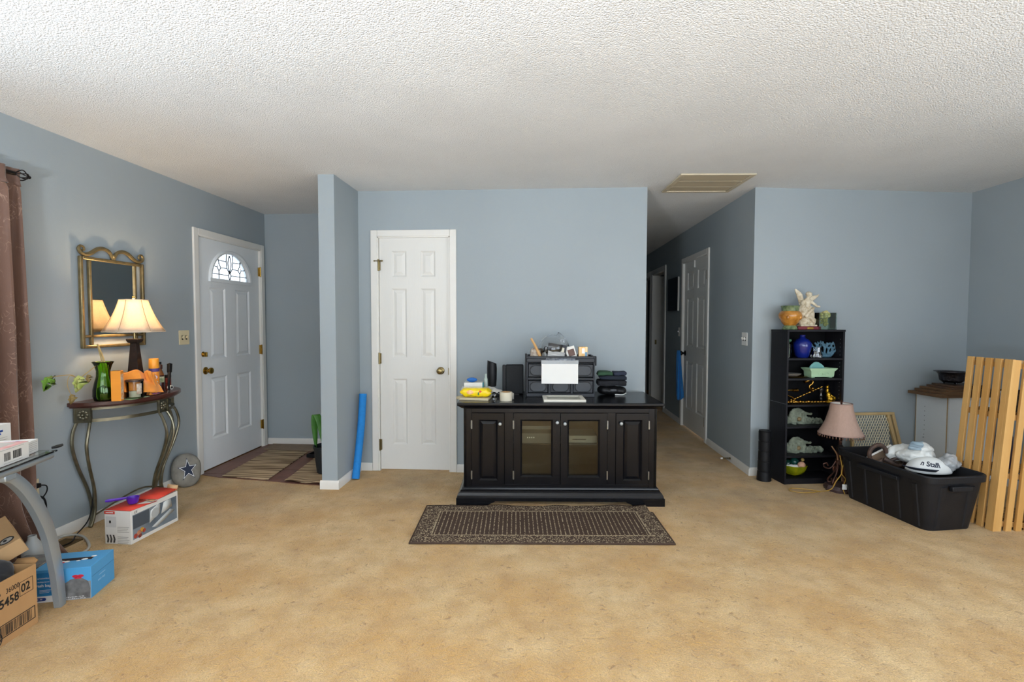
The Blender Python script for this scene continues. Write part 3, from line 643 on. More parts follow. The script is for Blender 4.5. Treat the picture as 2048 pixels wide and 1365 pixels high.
# orange cloth draped over a standing carton
def cloth(u, v):
    x = -2.735+.14*min(u, .45)+.03*v; y_ = 3.02+.225*u
    top = .985-.035*u*u-.012*math.sin(u*11)
    z = top*(1-v)+(.825+.05*(1-u)*(.6))*v if v > .25 else top-.01*v
    fold = .008*math.sin(u*15+v*4)*min(1, v*3)+.003*math.sin(v*17+u*8)
    if v > .25: x += .03*math.sin((v-.25)*2.0)+fold*.6+.02*u*v
    return (x+2.74, y_-3.1, z-.81)
t = thing('orange_cloth', 'bunched orange cloth behind the jar candle', 'cloth', (-2.74, 3.1, .81))
MB().grid(cloth, 40, 24).build('drape', mat('orange_cotton', '#ee9637', .85, var=.12, vs=30, sheen=.3, bump=.2, bs=300), t, solid=.004)
def cloth2(u, v):
    a = u*2*PI; r = .024+.006*math.sin(a*4+v*6)+.003*math.sin(a*9)
    return (.098+r*math.cos(a)*.9, .10+r*math.sin(a)*1.0+.012*math.sin(v*5), .004+.15*v-.02*v*math.sin(a))
MB().grid(cloth2, 40, 14).build('hanging_fold', MATS['orange_cotton'], t, solid=.004)
MB().box(-.04, .0, -.07, .015, 0, .166).build('carton_under_cloth', mat('pale_orange_card', '#dc9445', .7, var=.1), t, bevel=.002)

def can(name, label, cat, loc, r, h, mats, bands, capr=None, extra=None):
    t = thing(name, label, cat, loc)
    for nm, z0, z1, rr0, rr1, m_ in bands:
        MB().lathe([(0, z0), (rr0*.97, z0), (rr0, z0+.002), (rr1, z1-.002), (rr1*.95, z1), (0, z1)], 24).build(nm, m_, t)
    return t
purple = mat('purple_label_band', '#5a4a86', .5, var=.2, vs=20); ora = mat('orange_spray_can', '#ee9a3c', .35, var=.05); red_l = mat('red_round_label', '#c23a32', .5, var=.1)
t = can('spray_can', 'tall orange spray can with a purple band on the console table', 'spray can', (-2.672, 3.262, .81), .031, .25, None,
        [('can_body', 0, .155, .0305, .0305, ora), ('upper_band', .155, .178, .0308, .0308, purple), ('lower_band', .03, .05, .0308, .0308, purple), ('cap', .178, .245, .031, .029, mat('orange_cap', '#f3a133', .4, var=.04))])
Tc = Matrix.Rotation(math.radians(-40), 4, 'Z')
def disc(nm, r0, z, off, m_, par, ang=-40):
    a = math.radians(ang); d = Vector((math.cos(a), math.sin(a), 0)); b = MB(); b.cyl(tuple(d*off+Vector((0, 0, z))), tuple(d*(off+.0006)+Vector((0, 0, z))), r0, n=24); return b.build(nm, m_, par)
disc('round_label', .0155, .118, .0305, red_l, t); disc('round_label_centre', .0125, .118, .0312, white_ink, t); disc('round_label_mark', .006, .118, .0319, red_l, t)
b = MB()
for z, w_ in ((.085, .03), (.078, .022), (.068, .03)):
    a = math.radians(-40); d = Vector((math.cos(a), math.sin(a), 0)); s_ = Vector((-d.y, d.x, 0)); c = d*.0312+Vector((0, 0, z))
    b.add([c-s_*w_/2, c+s_*w_/2, c+s_*w_/2+Vector((0, 0, .004)), c-s_*w_/2+Vector((0, 0, .004))], [(0, 1, 2, 3)])
b.build('print_lines', white_ink, t, solid=.0005)
cola = mat('dark_cola_bottle', '#3a1a14', .2, var=.2, vs=15)
t = can('brown_bottle', 'dark red bottle with a green label beside the spray can', 'bottle', (-2.70, 3.345, .81), .028, .2, None,
        [('bottle_body', 0, .12, .028, .027, cola), ('shoulder', .12, .165, .027, .014, mat('amber_glass', '#7a4a22', .15, var=.1)), ('cap', .165, .195, .019, .019, mat('brown_cap', '#4b2a1e', .4, var=.1))])
b = MB()
b.lathe([(.0285, .07), (.029, .071), (.029, .11), (.0285, .111)], 24); b.build('label', mat('green_bottle_label', '#4d6b3a', .5, var=.5, vs=50, col2='#c9c4a6'), t)
can('black_bottle', 'black capped bottle at the back right of the console table', 'bottle', (-2.79, 3.44, .81), .026, .2, None,
    [('bottle_body', 0, .13, .026, .026, mat('wine_red_bottle', '#431a1c', .3, var=.2)), ('bottle_neck', .13, .16, .026, .02, black_plastic), ('cap', .16, .205, .024, .024, black_plastic)])
can('dark_jar', 'small dark jar with white print near the wall end', 'jar', (-2.765, 3.505, .81), .02, .1, None,
    [('jar_body', 0, .085, .02, .02, mat('dark_jar_print', '#2a1d1a', .4, var=.5, vs=60, col2='#7b2f2a')), ('lid', .085, .105, .021, .021, black_plastic)])
t = thing('lighter_wand', 'black long handled utility lighter leaning on the bottles', 'lighter', (-2.675, 3.40, .81), 0)
MB().tube([(0, 0, .004), (-.01, .01, .05), (-.03, .045, .13)], [.006, .008, .011], 8).build('handle', black_plastic, t)
MB().tube([(-.03, .045, .13), (-.05, .075, .19)], [.016, .018], 4).build('head', black_plastic, t, bevel=.002)
t = thing('tape_reel', 'tiny white reel at the right end of the console table', 'reel', (-2.725, 3.475, .81), 0)
MB().tube([(-.012, 0, .016), (.012, 0, .016)], .016, 16).build('reel', whitep, t); MB().tube([(.0121, 0, .016), (.0127, 0, .016)], .009, 12).build('hub', ink, t)
t = thing('striped_pouch', 'small navy and pink pouch lying in front of the spray can', 'pouch', (-2.64, 3.225, .81), 15)
MB().ball((0, 0, .011), (.03, .045, .011)).build('pouch', mat('navy_pink_fabric', '#2a2746', .7, var=.5, vs=30, col2='#b06b8a'), t)
tag(MB().box(-2.69, -2.615, 3.0, 3.15, .81, .8115).build('green_leaflet', mat('green_white_leaflet', '#cfe0c4', .7, var=.4, vs=14, col2='#8fbf5a')), 'green and white leaflet under the jar candle', 'paper')

# ---- round stone with a star
t = thing('star_stone', 'round grey stone with a navy star leaning by the front door', 'stone', (-2.79, 3.72, 0), 0)
stone_m = mat('grey_stone', '#8d897f', .85, var=.25, vs=14, col2='#77726a', bump=.35, bs=60)
Tst = Matrix.Rotation(math.radians(58), 4, 'Z') @ Matrix.Rotation(math.radians(-14), 4, 'X') @ Matrix.Diagonal((.8, 1, 1, 1))
b = MB(); prof = stadium(-.13, .13, 0, .262, .12, 8); n = len(prof)
rnd = random.Random(4)
cx, cz = 0, .131; rows = []
for s_, y_ in ((.0, -.036), (.5, -.036), (.86, -.031), (1., -.014), (1., .012), (.86, .03), (0., .034)): rows.append([(cx+(p[0]-cx)*s_*(1+.03*math.sin(i*.7)), y_, cz+(p[1]-cz)*s_) for i, p in enumerate(prof)])
b.add([p for r in rows for p in r], [(i*n+j, i*n+(j+1) % n, (i+1)*n+(j+1) % n, (i+1)*n+j) for i in range(len(rows)-1) for j in range(n)], Tst)
b.build('stone', stone_m, t, ang=60)
def star(R, r, y0, y1, nm, m_):
    pts = []
    for k in range(10):
        a = PI/2+PI*k/5; q = R if k % 2 == 0 else r; pts.append((q*math.cos(a), .135+q*math.sin(a)))
    MB().prism(pts, y0, y1, 'Y', Tst).build(nm, m_, t, smooth=False)
star(.092, .037, -.0378, -.034, 'star_outline', mat('navy_star_paint', '#1b2740', .6, var=.1)); star(.083, .0335, -.0386, -.034, 'star_border', white_ink); star(.071, .0285, -.0394, -.034, 'star_field', MATS['navy_star_paint'])

# ---- slicer box with purple scoop
t = thing('appliance_box', 'white appliance carton with a torn red lid on the carpet', 'box', (-2.398, 2.722, 0), -2)
wc = mat('white_carton', '#e3e0d9', .6, var=.06, vs=7, bump=.05, bs=40); redc = mat('red_carton_print', '#d8412f', .5, var=.12, vs=8)
w, d, h = .168, .36, .2
b = MB(); b.box(-w, 0, 0, d, 0, h-.002); b.build('carton', wc, t, bevel=.002)
b = MB()
b.add([(-w-.001, .005, h), (0.002, -.002, h+.004), (.006, d*.52, h-.006), (-w-.001, d*.5, h+.002)], [(0, 1, 2, 3)]); b.build('lid_flap', redc, t, solid=.003)
b = MB(); b.add([(-w, d*.5, h+.001), (.004, d*.54, h+.002), (.002, d+.002, h+.012), (-w*.9, d, h+.016)], [(0, 1, 2, 3)]); b.build('lid_flap', redc, t, solid=.003)
b = MB(); b.add([(-w*.45, d*.985, h), (0, d*.98, h), (0.004, d*1.005, h+.035), (-w*.4, d*1.0, h+.04)], [(0, 1, 2, 3)]); b.build('torn_edge', mat('tan_torn_card', '#c9a77c', .8, var=.2, vs=20), t, solid=.003)
b = MB(); b.add([(-.05, d*.44, h+.0045), (.004, d*.42, h+.0045), (.006, d*.50, h+.0045), (-.03, d*.5, h+.0045)], [(0, 1, 2, 3)]); b.build('torn_tape', MATS['tan_torn_card'], t, solid=.001)
patch('corner_print', -w, -w*.6, h-.022, h-.004, 0, redc, t); patch('print_line', -w+.01, -w*.66, h-.015, h-.011, -.0006, white_ink, t)
patch('product_picture', -w+.008, -w*.55, .10, .165, 0, mat('pale_grey_print', '#cfcdc9', .6, var=.1), t); patch('picture_detail', -w+.03, -w+.042, .125, .14, -.0006, ink, t)
g_ = mat('grey_text_print', '#a9a6a0', .7, var=.1)
for i in range(9):
    patch('text_line', -w*.52, -.012-(i % 3)*.006, .10-i*.0095-(.02 if i > 3 else 0), .1035-i*.0095-(.02 if i > 3 else 0), 0, g_, t)
b = MB()
for k in range(3):
    x = -w+.012+k*.02; b.add([(x, -.0006, .008), (x+.012, -.0006, .008), (x+.016, -.0006, .03), (x+.008, -.0006, .055), (x-.002, -.0006, .055), (x+.004, -.0006, .03)], [(0, 1, 2, 3, 4, 5)])
b.build('blade_print', mat('dark_blade_print', '#4a4642', .6, var=.2), t)
pic = mat('blue_grey_photo_print', '#8f9aa3', .4, var=.3, vs=5, col2='#5b6670')
patch('photo_panel', .012, d-.012, .022, h-.03, 0, pic, t, '+X'); patch('photo_dark_panel', .014, .13, .085, h-.035, .0006, mat('dark_photo_print', '#4d565f', .4, var=.2, vs=4), t, '+X')
lt = mat('pale_appliance_print', '#cfd0cc', .5, var=.08)
MB().add([(.0014, .13, .075), (.0014, .21, .11), (.0014, .215, .165), (.0014, .195, .172), (.0014, .14, .15)], [(0, 1, 2, 3, 4)]).build('slicer_picture', lt, t, solid=.0004)
MB().add([(.0018, .145, .045), (.0018, .185, .03), (.0018, .33, .085), (.0018, .29, .105)], [(0, 1, 2, 3)]).build('slicer_picture', mat('pale_tray_print', '#bcbfbc', .5, var=.08), t, solid=.0004)
MB().add([(.0016, .22, .1), (.0016, .31, .115), (.0016, .30, .165), (.0016, .27, .17), (.0016, .24, .165)], [(0, 1, 2, 3, 4)]).build('slicer_picture', lt, t, solid=.0004)
b = MB(); b.cyl((.0018, .175, .125), (.0022, .175, .125), .03, n=20); b.build('blade_picture', mat('silver_blade_print', '#b4b7b6', .4, var=.1), t)
for y_, z, r, c_ in ((.03, .04, .014, '#b5483a'), (.055, .05, .016, '#c98a6a'), (.075, .06, .014, '#d9a13c'), (.09, .05, .012, '#b5483a'), (.06, .03, .013, '#8f3d33')):
    b = MB(); b.cyl((.0006, y_, z), (.0012, y_, z), r, n=12); b.build('food_picture', mat('food_print_'+c_[1:], c_, .6, var=.3, vs=60), t)
words('print_word', 'CE', .02, t, (.0012, .022, h-.018), (PI/2, 0, PI/2), ink)
t = thing('measuring_scoop', 'purple plastic measuring scoop on the red carton lid', 'scoop', (-2.475, 2.83, .207), 0)
pur = mat('purple_plastic', '#5527a8', .35, var=.08, vs=15)
MB().shell([(0, 0), (.022, 0), (.027, .006), (.034, .038), (.0325, .038), (.025, .008), (0, .003)], 28).build('cup', pur, t)
MB().tube([(-.033, -.005, .034), (-.06, -.03, .034), (-.10, -.062, .035), (-.112, -.072, .035)], [.007, .008, .0095, .006], 8, flat=.35).build('handle', pur, t)
# ---- glass desk at the left edge
sil = mat('silver_grey_paint', '#aab4bb', .32, .55, var=.08, vs=5)
e1 = Vector((.29, -.957, 0)); e2 = Vector((-.957, -.29, 0))            # along the visible edge (to the camera), across the desk
RD = math.degrees(math.atan2(e1.y, e1.x))
t = thing('glass_desk', 'glass topped desk with a curved silver leg at the left edge', 'desk', (-2.15, 2.052, 0), RD)
# local x runs along e1, local y = perpendicular (left of x)
MB().box(-.01, 1.25, -.60, .004, .734, .742).build('glass_top', mat('desk_glass', (.85, .95, .93), .02, trans=1., ior=1.5, var=.01), t, bevel=.002)
ysg = -1 if (Matrix.Rotation(math.radians(RD), 3, 'Z') @ Vector((0, -1, 0))).dot(e2) > 0 else 1
MB().cyl((-.02, -.03, .716), (1.2, -.03, .716), .016, n=14).build('edge_tube', sil, t)
MB().cyl((-.02, -.57, .716), (1.2, -.57, .716), .016, n=14).build('edge_tube', sil, t)
def leg_geo(y0):
    c = [(-.075, 0.), (-.07, .06), (-.052, .2), (-.01, .37), (.05, .5), (.12, .605), (.19, .675), (.24, .70)]
    pts = bez([(a, 0, z) for a, z in c], 6); k = len(pts); vs = []
    for i, p in enumerate(pts):
        tt = (pts[min(i+1, k-1)]-pts[max(i-1, 0)]).normalized(); nn = Vector((tt.z, 0, -tt.x)); wd = .021+.009*math.sin(PI*min(1, i/k*1.1)); th = .012
        prof = [(-wd, -th), (-wd*.5, -th*1.35), (wd*.5, -th*1.35), (wd, -th), (wd, th), (wd*.5, th*1.35), (-wd*.5, th*1.35), (-wd, th)]
        vs += [(p.x+nn.x*a, y0+b_, max(0, p.z+nn.z*a)) for a, b_ in prof]
    n = 8; b = MB(); b.add(vs, [(i*n+j, i*n+(j+1) % n, (i+1)*n+(j+1) % n, (i+1)*n+j) for i in range(k-1) for j in range(n)]+[tuple(range(n)), tuple(range((k-1)*n, k*n))])
    return b
leg_geo(-.045).build('leg', sil, t, ang=50); leg_geo(-.56).build('leg', sil, t, ang=50)
MB().box(.2, .26, -.58, -.02, .68, .705).build('crossbar', sil, t, bevel=.004)
out = [(-.0, .0), (-.012, .012), (-.035, .018), (-.06, .012), (-.085, -.004), (-.055, -.014), (-.025, -.015)]
MB().prism([(a-.012, b_-.02) for a, b_ in out], .744, .75).build('leaf_end_cap', black_plastic, t, bevel=.002)
MB().tube([(-.025, -.02, .738), (-.01, -.025, .728), (.0, -.03, .72)], .008, 8).build('cap_stem', sil, t)

def carton(name, label, loc, rz, w, d, h, m, z=0, cat='box'):
    t = thing(name, label, cat, loc, rz); MB().box(0, w, 0, d, 0, h).build('carton', m, t, bevel=.0015); return t
# boxes on the desk: local x along the edge toward the camera, y to the left-behind
t = carton('barcode_box', 'flat white and red box with barcodes on the glass desk', (-2.143, 1.935, .743), RD, .34, -.15, .068, wc)
patch('red_stripe', .0, .34, -.15, -.0, .068, mat('red_white_top', '#c9483c', .5, var=.3, vs=6, col2='#d8d2cb'), t, '+Z')
patch('grey_top', .02, .34, -.13, -.03, .0686, mat('beige_grey_top', '#b9b2a8', .6, var=.1), t, '+Z')
rnd = random.Random(3)
for x0, n_ in ((.045, 14), (.105, 10)):
    b = MB(); x = x0
    for i in range(n_):
        w_ = rnd.choice((.001, .0015, .0025)); b.box(x, x+w_, 0, .0005, .018, .05); x += w_+rnd.choice((.0012, .002))
    b.build('barcode', ink, t, smooth=False)
patch('print_line', .03, .16, .062, .0635, .0006, g_, t)
patch('print_line', .04, .14, .008, .0095, .0006, g_, t)
t = carton('small_white_box', 'small open white box at the glass desk corner', (-2.205, 2.03, .743), RD+6, .125, -.13, .055, wc)
patch('blue_logo', .03, .06, -.10, -.04, .055, mat('blue_logo_print', '#4a78b5', .5, var=.4, vs=60, col2='#dfe3e8'), t, '+Z'); patch('dark_panel', .08, .105, -.07, -.03, .055, mat('dark_panel_print', '#5a5750', .6, var=.4, vs=50), t, '+Z')
b = MB(); b.add([(.125, 0, .054), (.125, -.1, .054), (.175, -.09, .03), (.17, -.005, .012)], [(0, 1, 2, 3)]); b.build('open_flap', wc, t, solid=.0015)
for i in range(5): patch('print_line', .01, .11, .012+i*.008, .0132+i*.008, .0006, g_, t)
t = carton('tall_white_box', 'taller white box with blue print at the left edge', (-2.41, 2.10, .743), RD-8, .16, -.12, .108, wc)
patch('blue_print', .04, .11, .075, .082, .0006, mat('blue_print', '#2c4fa0', .5, var=.1), t); 
b = MB(); b.box(.04, .11, 0, .0006, .076, .084); b.box(.05, .11, 0, .0006, .063, .071); b.build('blue_print', MATS['blue_print'], t)
for i in range(4): b = MB(); b.box(.02, .14, 0, .0005, .018+i*.01, .0195+i*.01); b.build('print_line', g_, t)

# ---- shipping carton with clutter
kraft = mat('kraft_cardboard', '#b98f60', .8, var=.1, vs=10, bump=.1, bs=120, stretch=(1, 1, .1)); kin = mat('kraft_inside', '#a27a4e', .85, var=.12, vs=14)
t = thing('shipping_carton', 'open brown shipping carton with printed numbers at the lower left', 'box', (-2.187, 1.985, 0), -83)
# local x along (0.12,-0.99): toward the camera; local y to +X side (negative = left)
L_, D_, H_ = .50, .36, .262
for nm, bx in (('side_panel', (0, L_, -.005, 0, 0, H_)), ('side_panel', (0, L_, -D_, -D_+.005, 0, H_)), ('end_panel', (0, .005, -D_+.005, -.005, 0, H_)), ('end_panel', (L_-.005, L_, -D_+.005, -.005, 0, H_)), ('bottom_panel', (.005, L_-.005, -D_+.005, -.005, 0, .006))):
    MB().box(*bx).build(nm, kraft, t, bevel=.001)
b = MB(); b.add([(.0, -.004, H_), (.0, -.09, H_), (-.012, -.085, H_+.018), (-.015, -.02, H_+.022), (-.006, .004, H_+.012)], [(0, 1, 2, 3, 4)]); b.build('torn_flap', kin, t, solid=.004)
Rw = (PI/2, 0, PI)
words('printed_number', '36000', .030, t, (.14, .0006, .212), Rw, ink, sx=.8); words('printed_number', '35458', .050, t, (.190, .0006, .168), Rw, ink, bold=.0012, sx=.85)
words('printed_number', '02', .05, t, (.074, .0006, .187), Rw, ink, bold=.001, sx=.85)
def outline(x0, x1, z0, z1, w_, nm):
    b = MB()
    for bx in ((x0, x1, z0, z0+w_), (x0, x1, z1-w_, z1), (x0, x0+w_, z0, z1), (x1-w_, x1, z0, z1)): b.box(bx[0], bx[1], 0, .0006, bx[2], bx[3])
    return b.build(nm, ink, t, smooth=False)
outline(.018, .08, .158, .218, .0018, 'number_frame'); outline(.012, .25, .03, .085, .0035, 'barcode_frame')
b = MB(); x = .03; rnd = random.Random(9)
while x < .235:
    w_ = rnd.choice((.0012, .002, .0035)); b.box(x, x+w_, 0, .0006, .036, .079); x += w_+rnd.choice((.002, .003, .0045))
b.build('barcode', ink, t, smooth=False)
b = MB(); b.tube([(.195+.032*math.cos(2*PI*k/20), .0006, .035+.032*math.sin(2*PI*k/20)) for k in range(20)], .0022, 4, closed=True)
for a in range(3): c_, s_ = math.cos(a*PI/3+.3)*.026, math.sin(a*PI/3+.3)*.026; b.tube([(.195-c_, .0006, .035-s_), (.195+c_, .0006, .035+s_)], .003, 4)
b.build('round_stamp', ink, t)
b = MB(); b.tube([(.175+.012*math.cos(2*PI*k/14), .0006, .212+.010*math.sin(2*PI*k/14)) for k in range(14)], .0014, 4, closed=True); b.box(.170, .178, 0, .0006, .205, .212); b.build('small_stamp', ink, t)
dgrey = mat('charcoal_fabric', '#2c2b2d', .9, var=.3, vs=14, sheen=.3); lgrey = mat('slate_grey_plastic', '#6d7579', .5, var=.1)
def lump(name, label, cat, loc, parts, m, rm=.008, disp=.012, ds=.04):
    b = MB()
    for c, r in parts: b.ball(c, r, 12, 8)
    o = b.build(name, m, remesh=rm, disp=disp, dscale=ds, loc=loc); return tag(o, label, cat)
lump('crumpled_fabric', 'crumpled charcoal fabric inside the shipping carton', 'fabric', (-2.33, 1.90, .19), [((0, 0, 0), (.12, .09, .08)), ((.06, -.1, -.02), (.1, .12, .08)), ((-.07, .03, .04), (.08, .07, .06)), ((.03, .04, .055), (.05, .04, .05))], dgrey)
t = thing('plastic_cover', 'slate grey plastic piece sticking out of the shipping carton', 'plastic part', (-2.26, 1.83, .16), -75, rot=(math.radians(14), math.radians(8), math.radians(-80)))
MB().prism(stadium(-.13, .1, 0, .135, .02), -.012, .012, 'Y').build('panel', lgrey, t, bevel=.004)
t = thing('product_box', 'kraft product box with a red label propped above the carton', 'box', (-2.445, 2.06, .30), 0, rot=(math.radians(24), math.radians(6), math.radians(-32)))
kf2 = mat('kraft_product_card', '#c8a274', .7, var=.08, vs=10)
MB().box(-.17, .13, -.14, .07, -.03, .04).build('carton', kf2, t, bevel=.0015)
b = MB(); b.tube([(.085+.024*math.cos(2*PI*k/24), .03+.024*math.sin(2*PI*k/24), .0408) for k in range(24)], .003, 4, closed=True); b.build('round_logo', ink, t)
b = MB(); b.cyl((.085, .03, .0402), (.085, .03, .0406), .02, n=20); b.build('logo_field', mat('grey_logo_field', '#b9b4ab', .6, var=.2), t); MB().ball((.08, .026, .0406), (.01, .007, .0006)).build('logo_mark', ink, t)
MB().ball((.05, -.05, .0404), (.06, .022, .0008), 20, 4).build('picture', mat('grey_oval_print', '#9a948c', .5, var=.3, vs=30), t)
patch('red_label', -.17, .10, -.14, -.09, .0402, mat('crimson_label', '#a51f35', .5, var=.08), t, '+Z'); 
MB().box(-.16, .06, -.118, -.112, .041, .0414).build('label_line', white_ink, t); MB().box(-.16, .02, -.130, -.126, .041, .0414).build('label_line', white_ink, t)

# ---- trash bag box
blue = mat('sky_blue_carton', '#4fa0d6', .5, var=.08, vs=6)
t = thing('trash_bag_box', 'sky blue trash bag carton behind the desk leg', 'box', (-2.352, 2.118, 0), 15)
w, d, h = .235, .185, .152
b = MB(); b.box(0, w, 0, d, 0, h); b.build('carton', blue, t, bevel=.0015)
patch('white_band', 0, .105, .0, .03, -.0002, white_ink, t); patch('deep_blue_panel', 0, .105, .032, h-.012, -.0002, mat('deep_blue_panel', '#2f86c4', .5, var=.08), t)
patch('bag_photo_back', .118, w-.002, .0, .085, -.0002, mat('grey_photo_back', '#9aa0a3', .5, var=.3, vs=8), t)
b = MB(); pl = [(.12, .004), (.228, .004), (.231, .05), (.222, .085), (.2, .1), (.176, .105), (.15, .098), (.126, .08)]; b.prism(pl, -.0016, -.0009, 'Y'); b.build('bag_photo', mat('grey_bag_print', '#4d4d4e', .5, var=.5, vs=22, col2='#7d7d7c'), t, smooth=False)
b = MB(); b.ball((.172, -.0012, .112), (.014, .001, .007)); b.ball((.192, -.0012, .112), (.014, .001, .007)); b.box(.168, .196, -.0018, -.0009, .1, .106); b.build('red_tie_print', mat('red_tie_print', '#c8283f', .5, var=.1), t)
Rf = (PI/2, 0, 0)
words('brand_print', 'amazonbasics', .011, t, (.018, -.0009, .115), Rf, white_ink); words('brand_print', 'multipurpose', .009, t, (.018, -.0009, .098), Rf, white_ink); words('brand_print', 'trash bags', .018, t, (.006, -.0009, .08), Rf, white_ink, bold=.0004)
for i in range(3): patch('print_line', .025, .075-i*.006, .058-i*.006, .0595-i*.006, -.0009, white_ink, t)
b = MB(); b.prism(stadium(.004, .05, .008, .023, .007), -.0016, -.0009, 'Y'); b.build('count_badge', mat('navy_badge', '#23408a', .5, var=.05), t); words('count_print', '30 | 50', .009, t, (.01, -.0018, .0155), Rf, white_ink)
b = MB(); b.prism([(.078, .006), (.1, .006), (.089, .026)], -.0016, -.0009, 'Y'); b.build('recycle_print', mat('green_print', '#5aa06a', .5, var=.1), t, smooth=False)
words('size_print', '27.5 IN x 33.8 IN x 1.1 MIL', .0075, t, (.122, -.0019, .014), Rf, white_ink); words('size_print', '69.8 cm x 85.8 cm x 27.9 um', .0075, t, (.122, -.0019, .006), Rf, white_ink)
MB().box(.03, .19, .085, .112, h, h+.0008).build('torn_opening', mat('dark_opening', '#2a1d1e', .9, var=.3, vs=30), t, smooth=False)
b = MB()
for x, y_, r in ((.07, .08, .008), (.09, .076, .01), (.16, .09, .009), (.185, .118, .008), (.14, .077, .006)): b.ball((x, y_, h+.001), (r*1.6, r, .0015), 8, 4)
b.build('torn_paper_edge', white_ink, t); b = MB(); b.ball((.075, .066, h+.001), (.016, .01, .003), 8, 4); b.build('red_ribbon', MATS['red_tie_print'], t)
MB().box(w, w+.0006, .004, d-.004, h*.66, h*.67).build('seam', mat('blue_seam', '#2f6f9e', .6, var=.05), t)
words('side_print', 'trash bags', .014, t, (w+.0004, .05, .06), (PI/2, 0, PI/2), mat('pale_blue_print', '#a9d2ec', .5, var=.05)); words('side_print', 'amazonbasics', .009, t, (w+.0004, .06, .083), (PI/2, 0, PI/2), MATS['pale_blue_print'])
t = thing('grey_bag_roll', 'clear and grey package behind the blue trash bag carton', 'package', (-2.50, 2.17, 0), 12)
MB().box(-.06, .10, 0, .15, 0, .135).build('package', mat('dark_grey_package', '#4f5456', .25, var=.4, vs=14, col2='#8b8f90'), t, bevel=.006)

# ---- cords, plug, floor register by the wall
t = thing('power_plug', 'black plug in the wall outlet by the curtain', 'plug', (-2.9, 2.63, .372))
MB().cbox((.022, 0, 0), (.036, .03, .026)).build('plug_body', black_plastic, t, bevel=.005)
MB().tube(bez([(.03, .008, 0), (.04, .04, -.012), (.035, .045, -.05), (.03, .01, -.09), (.03, -.04, -.12)], 6), .0035, 6).build('cord', black_plastic, t)
t = thing('power_plug', 'lower black plug and thick cord dropping from the outlet', 'plug', (-2.9, 2.625, .318))
MB().cbox((.02, -.01, 0), (.03, .028, .024)).build('plug_body', black_plastic, t, bevel=.005)
MB().tube(bez([(.03, -.01, 0), (.045, .02, -.02), (.045, .035, -.07), (.04, .03, -.14), (.05, -.02, -.3)], 6), .005, 6).build('cord', black_plastic, t)
t = thing('floor_register', 'brown metal floor register on the carpet by the left wall', 'floor vent', (-2.80, 2.64, .0), 90)
brn = mat('brown_register_metal', '#6b5638', .5, .4, var=.2)
for bx in ((-.13, .13, -.055, -.045), (-.13, .13, .045, .055), (-.13, -.12, -.045, .045), (.12, .13, -.045, .045)): MB().box(*bx, 0, .006).build('frame_rail', brn, t)
MB().box(-.12, .12, -.045, .045, 0, .001).build('duct', dark, t)
for i in range(9): MB().box(-.12, .12, -.0035, .0035, -.0006, .0006).build('slat', brn, t, loc=(0, -.039+i*.0098, .004), rot=(.5, 0, 0))
tag(MB().tube(bez([(-2.82, 2.45, .012), (-2.86, 2.66, .03), (-2.85, 2.78, .02), (-2.77, 2.79, .012), (-2.64, 2.70, .009), (-2.58, 2.62, .009), (-2.60, 2.56, .009), (-2.70, 2.45, .009)], 8), .007, 8).build('white_cable', mat('grey_white_cable', '#b9b5ab', .5, var=.08)), 'pale grey cable looping on the carpet beside the register', 'cable')
t = thing('water_jug', 'pale plastic bottle lying behind the silver desk leg', 'bottle', (-2.66, 2.40, 0))
MB().shell([(0, 0), (.04, 0), (.045, .01), (.045, .13), (.02, .17), (.018, .19), (.0165, .19), (.0185, .17), (.0435, .13), (.0435, .012), (0, .004)], 20).build('bottle', mat('frosted_plastic', '#c9cdcc', .4, trans=.3, var=.05), t)

# ---- entry: mats, potted plant, tray, pool noodle
def _stripes(name, c1, c2, sc):
    m = mat(name, c1, .95, bump=.3, bs=160, spec=.1); N, Lk, b = nodes_of(m); tc = N.new('ShaderNodeTexCoord'); mp = N.new('ShaderNodeMapping'); mp.inputs['Scale'].default_value = (1.3, sc, 1); Lk.new(tc.outputs['Object'], mp.inputs[0])
    n = N.new('ShaderNodeTexNoise'); n.inputs['Scale'].default_value = 1; n.inputs['Detail'].default_value = 3; n.inputs['Roughness'].default_value = .6; Lk.new(mp.outputs[0], n.inputs['Vector'])
    r = N.new('ShaderNodeMapRange'); r.inputs[1].default_value = .47; r.inputs[2].default_value = .60; Lk.new(n.outputs['Fac'], r.inputs[0])
    mx = N.new('ShaderNodeMix'); mx.data_type = 'RGBA'; mx.inputs[6].default_value = (*srgb(c1), 1); mx.inputs[7].default_value = (*srgb(c2), 1); Lk.new(r.outputs[0], mx.inputs[0]); Lk.new(mx.outputs[2], b.inputs['Base Color']); return m
stripe = _stripes('tan_striped_mat', '#baa486', '#5f4d3b', 34)
def flatmat(name, label, pts, m, th=.007, curl=0.):
    P = [Vector((x, y_)) for x, y_ in pts]
    def fn(u, v):
        p = P[0]*(1-u)*(1-v)+P[1]*u*(1-v)+P[2]*u*v+P[3]*(1-u)*v
        z = .0095+curl*max(0, .2-v)*5*(.5+.5*math.sin(u*9))*.3
        return (p.x-P[0].x, p.y-P[0].y, z)
    o = MB().grid(fn, 24, 30).build(name, m, solid=th, loc=(P[0].x, P[0].y, 0)); return tag(o, label, 'mat')
flatmat('door_mat', 'tan striped door mat lying in front of the front door', [(-2.68, 3.968), (-2.245, 3.905), (-2.32, 4.77), (-2.745, 4.815)], stripe)
flatmat('door_mat', 'tan striped door mat with a curled corner beside the partition', [(-2.085, 3.87), (-1.74, 3.82), (-1.74, 4.62), (-2.165, 4.66)], stripe, curl=.05)
flatmat('door_mat', 'plain brown mat strip against the entry back wall', [(-2.82, 4.835), (-2.2, 4.80), (-2.2, 5.05), (-2.84, 5.06)], mat('plain_brown_mat', '#8b7762', .95, var=.15, vs=20, bump=.3, bs=200))
